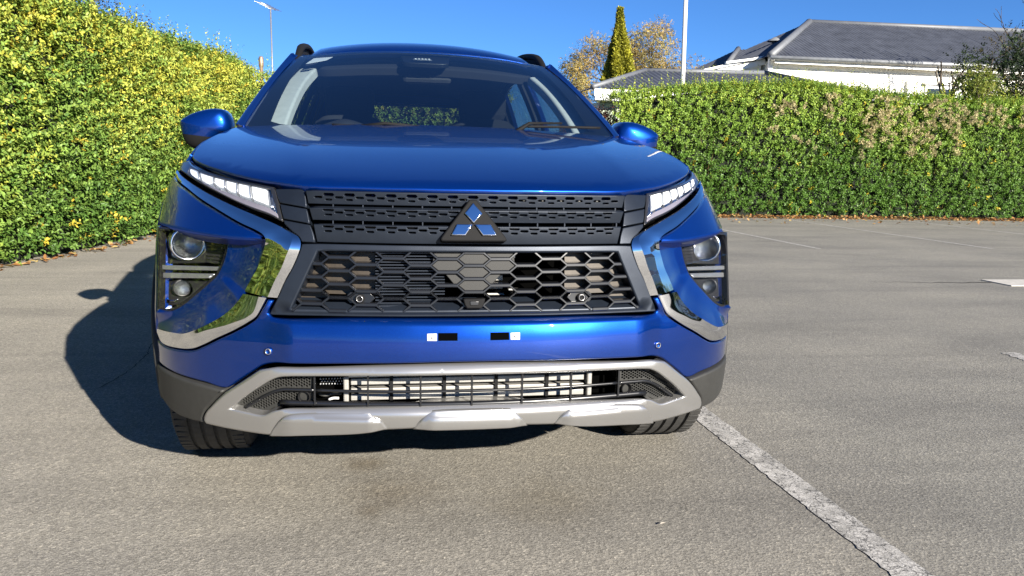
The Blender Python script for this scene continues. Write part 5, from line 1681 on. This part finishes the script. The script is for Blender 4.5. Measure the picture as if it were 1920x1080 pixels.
hs = thing("house", "white weatherboard house with dark corrugated hip roof behind the right hedge", "house", (19, 27, 0))
ew, ey, ez = 13.10, 24.55, 4.76
rx, ry, rz = 16.85, 29.0, 6.72
main = corrugated("roof", (ew, ey, ez), (31.0, ey, ez + .10), (rx, ry, rz), (28.0, ry, rz + .13), hs)
corrugated("hip_face", (ew, 33.4, ez), (ew, ey, ez), (rx, ry, rz), (rx, ry, rz), hs)
corrugated("rear_roof", (31.0, 33.4, ez), (ew, 33.4, ez), (28, ry, rz), (rx, ry, rz), hs)
link("hip_flashing", tube_mesh([(ew - .02, ey - .02, ez + .01), (rx, ry, rz + .02)], .13, 8, True, None, 1.0), hs, 'roofflash').scale = (1, 1, 1)
link("ridge_flashing", tube_mesh([(rx - .1, ry, rz + .02), (28.0, ry, rz + .15)], .10, 8), hs, 'roofflash')
link("gutter", tube_mesh([(ew - .05, ey - .06, ez - .06), (31.0, ey - .06, ez + .04)], .075, 8), hs, 'gutter')
box("fascia", (22.15, ey + .10, ez - .15), (17.7, .03, .14), hs, 'whitetrim')
box("wall", (22.25, 29.0, 1.55), (17.8, 7.9, 3.1), hs, 'weatherboard')
box("upper_wall_core", (22.25, 29.0, 3.88), (17.7, 7.8, 1.6), hs, 'weatherboard')
for k in range(12):
    z = 3.05 + k * .14
    if z > 4.62: break
    lean_r = Matrix.Rotation(math.radians(-5), 3, 'X')
    box("weatherboard", (22.25, 25.03, z + .06), (17.8, .022, .150), hs, 'weatherboard', rot=np.array(lean_r))
box("corner_board", (13.33, 25.0, 3.7), (.16, .10, 2.2), hs, 'whitetrim')
box("soffit", (22.2, 24.8, ez - .09), (17.8, .5, .02), hs, 'whitetrim')
wf = box("window", (20.05, 25.0, 3.55), (1.55, .10, 1.05), hs, 'whitetrim', .01)
box("pane", (19.85, 24.945, 3.52), (1.02, .02, .86), wf, 'window_dark')
box("window_head", (20.05, 24.93, 4.12), (1.75, .14, .07), wf, 'whitetrim')
box("downpipe", (18.55, 24.93, 3.6), (.07, .07, 1.2), hs, 'whitetrim')
# lean-to at its left with a sloping white barge
lv = [(10.7, 25.6, 0), (13.28, 25.6, 0), (13.28, 25.6, 4.62), (10.7, 25.6, 3.98)]
lean_wall = link("side_wing", mesh_from(lv + [(x, y + 4, z) for x, y, z in lv], [(0, 1, 2, 3), (5, 4, 7, 6), (3, 2, 6, 7), (1, 5, 6, 2), (4, 0, 3, 7)], False), hs, 'weatherboard')
link("barge_board", boxes_mesh([((12.0, 25.5, 4.40), (2.8, .05, .30), np.array(Matrix.Rotation(math.radians(-14), 3, 'Y')))]), lean_wall, 'whitetrim')
link("barge_cap", boxes_mesh([((12.55, 25.42, 4.68), (1.35, .16, .07), np.array(Matrix.Rotation(math.radians(-9), 3, 'Y')))]), lean_wall, 'whitetrim')
corrugated("side_wing_roof", (10.55, 25.4, 4.12), (10.55, 29.6, 4.12), (13.4, 25.4, 4.78), (13.4, 29.6, 4.78), hs)
# rear wing roof
corrugated("rear_wing_roof", (12.9, 27.6, 4.78), (18.0, 27.6, 4.80), (14.5, 30.2, 5.74), (17.5, 30.2, 5.76), hs)
corrugated("rear_wing_hip", (12.9, 33.0, 4.78), (12.9, 27.6, 4.78), (14.5, 30.2, 5.74), (14.5, 30.2, 5.74), hs)
link("wing_hip_flashing", tube_mesh([(12.9, 27.6, 4.80), (14.5, 30.2, 5.77)], .10, 8), hs, 'roofflash')
fl_ = link("flue", lathe_mesh([(.0, 5.3), (.105, 5.3), (.105, 5.78), (0, 5.78)], (14.95, 28.0, 0), (0, 0, 1), 20), hs, 'steel')
link("flue_cap", lathe_mesh([(.29, 5.77), (.27, 5.80), (.06, 5.92), (0, 5.93)], (14.95, 28.0, 0), (0, 0, 1), 20), fl_, 'gutter')

lb = thing("low_building", "low pale green building with grey corrugated roof and white fascia behind the hedge", "building", (9, 19.5, 0))
corrugated("roof", (5.15, 17.9, 2.86), (12.9, 17.9, 2.90), (7.35, 20.5, 3.60), (10.9, 20.5, 3.68), lb, mat='roofiron')
corrugated("hip_face", (5.15, 23.1, 2.86), (5.15, 17.9, 2.86), (7.35, 20.5, 3.60), (7.35, 20.5, 3.60), lb)
corrugated("right_hip_face", (12.9, 17.9, 2.90), (12.9, 23.1, 2.90), (10.9, 20.5, 3.68), (10.9, 20.5, 3.68), lb)
link("hip_flashing", tube_mesh([(5.15, 17.9, 2.88), (7.35, 20.5, 3.63)], .07, 8), lb, 'roofflash')
link("ridge_flashing", tube_mesh([(7.3, 20.5, 3.62), (10.95, 20.5, 3.70)], .07, 8), lb, 'roofflash')
link("right_hip_flashing", tube_mesh([(12.9, 17.9, 2.92), (10.9, 20.5, 3.71)], .07, 8), lb, 'roofflash')
box("fascia", (9.05, 17.92, 2.76), (7.7, .04, .16), lb, 'whitetrim')
box("gutter", (9.05, 17.86, 2.62), (7.7, .10, .10), lb, 'whitetrim')
box("soffit", (9.05, 18.15, 2.58), (7.6, .45, .02), lb, 'whitetrim')
box("wall", (9.05, 20.5, 1.28), (7.2, 4.4, 2.56), lb, 'green_wall')
box("downpipe", (5.9, 18.25, 1.3), (.08, .08, 2.5), lb, 'whitetrim')

ll = thing("far_roof", "brown ridge of a distant roof just above the left hedge", "roof", (-4.9, 24, 0))
corrugated("roof", (-8.5, 22.0, 2.5), (-1.5, 22.0, 2.5), (-6.4, 24.2, 3.58), (-4.6, 24.2, 3.58), ll, mat='copper')
box("wall", (-5.0, 24.4, 1.25), (6.4, 4.4, 2.5), ll, 'weatherboard')
fp = thing("chimney_flue", "shiny coppery metal flue standing up behind the left hedge", "flue", (-2.9, 20, 0))
link("pipe", lathe_mesh([(0, 0), (.055, 0), (.045, 3.22), (.062, 3.26), (.062, 3.46), (.04, 3.50), (0, 3.50)], (-2.9, 20, 0), (0, 0, 1), 20), fp, 'copper')
an = thing("television_aerial", "tall thin television aerial mast against the sky on the left", "aerial", (-2.84, 22, 0))
link("mast", tube_mesh([(-2.80, 22, 0), (-2.86, 22, 5.0)], .022, 8), an, 'steel')
link("boom", tube_mesh([(-3.10, 21.8, 5.12), (-2.74, 22.1, 4.98)], .014, 6), an, 'steel')
for k in range(6):
    c = np.array([-3.08, 21.82, 5.11]) * (1 - k / 5) + np.array([-2.76, 22.08, 4.99]) * (k / 5)
    link("element", tube_mesh([c + np.array([-.16, -.2, 0]), c + np.array([.16, .2, 0])], .007, 5), an, 'steel')
lp = thing("lamp_post", "tall slim white pole rising from the right hedge out of the picture", "pole", (6.2, 14.65, 0))
link("shaft", tube_mesh([(6.235, 14.65, 0), (6.19, 14.65, 3.0), (6.165, 14.65, 4.8)], [.052, .048, .042], 16), lp, 'polepaint')
link("cap", lathe_mesh([(.046, 4.79), (.046, 4.82), (0, 4.84)], (6.165, 14.65, 0), (0, 0, 1), 16), lp, 'steel')

# ------------------------------------------------------------------ invented garden beyond the right edge, added only for chrome and lamp reflections
hedge("hedge", "invented low hedge right of the car park, out of frame, added to be mirrored in the right chrome trim", [(23.0, 9.0), (23.5, 0.0), (23.0, -9.0), (21.0, -20.0)], 1, [1.2, 1.3, 1.2, 1.3], 22, 8, .14, 91, yel=.4, kite=True)
gh_ = thing("reflection_house", "invented pale house out of frame, put up to be mirrored in the right chrome trim", "house", (31, -6, 0))
box("wall", (31.0, -6.0, 1.6), (7.0, 15.0, 3.2), gh_, 'weatherboard')
corrugated("roof", (27.2, 2.0, 3.2), (27.2, -14.0, 3.2), (31.0, 0.0, 5.2), (31.0, -12.0, 5.2), gh_, pitch=.2, amp=.02)
for yy in (-10.5, -6.0, -1.5):
    w_ = box("window", (27.46, yy, 1.75), (.12, 1.6, 1.2), gh_, 'whitetrim', .01)
    box("pane", (27.385, yy, 1.75), (.04, 1.35, .98), w_, 'window_dark')
g = np.random.default_rng(97)
tree("reflection_tree", "invented half bare tree out of frame, added only to be mirrored in the right chrome trim", "tree", (20.0, -3.5, 0), 7.5, .17, g,
     lambda tips, g: clump_leaves(np.array([p for p, d in tips]), .35, 8, 6, .11, [(.10, .09, .03), (.07, .08, .025)], g), depth=4, spread=.55, first=.3)
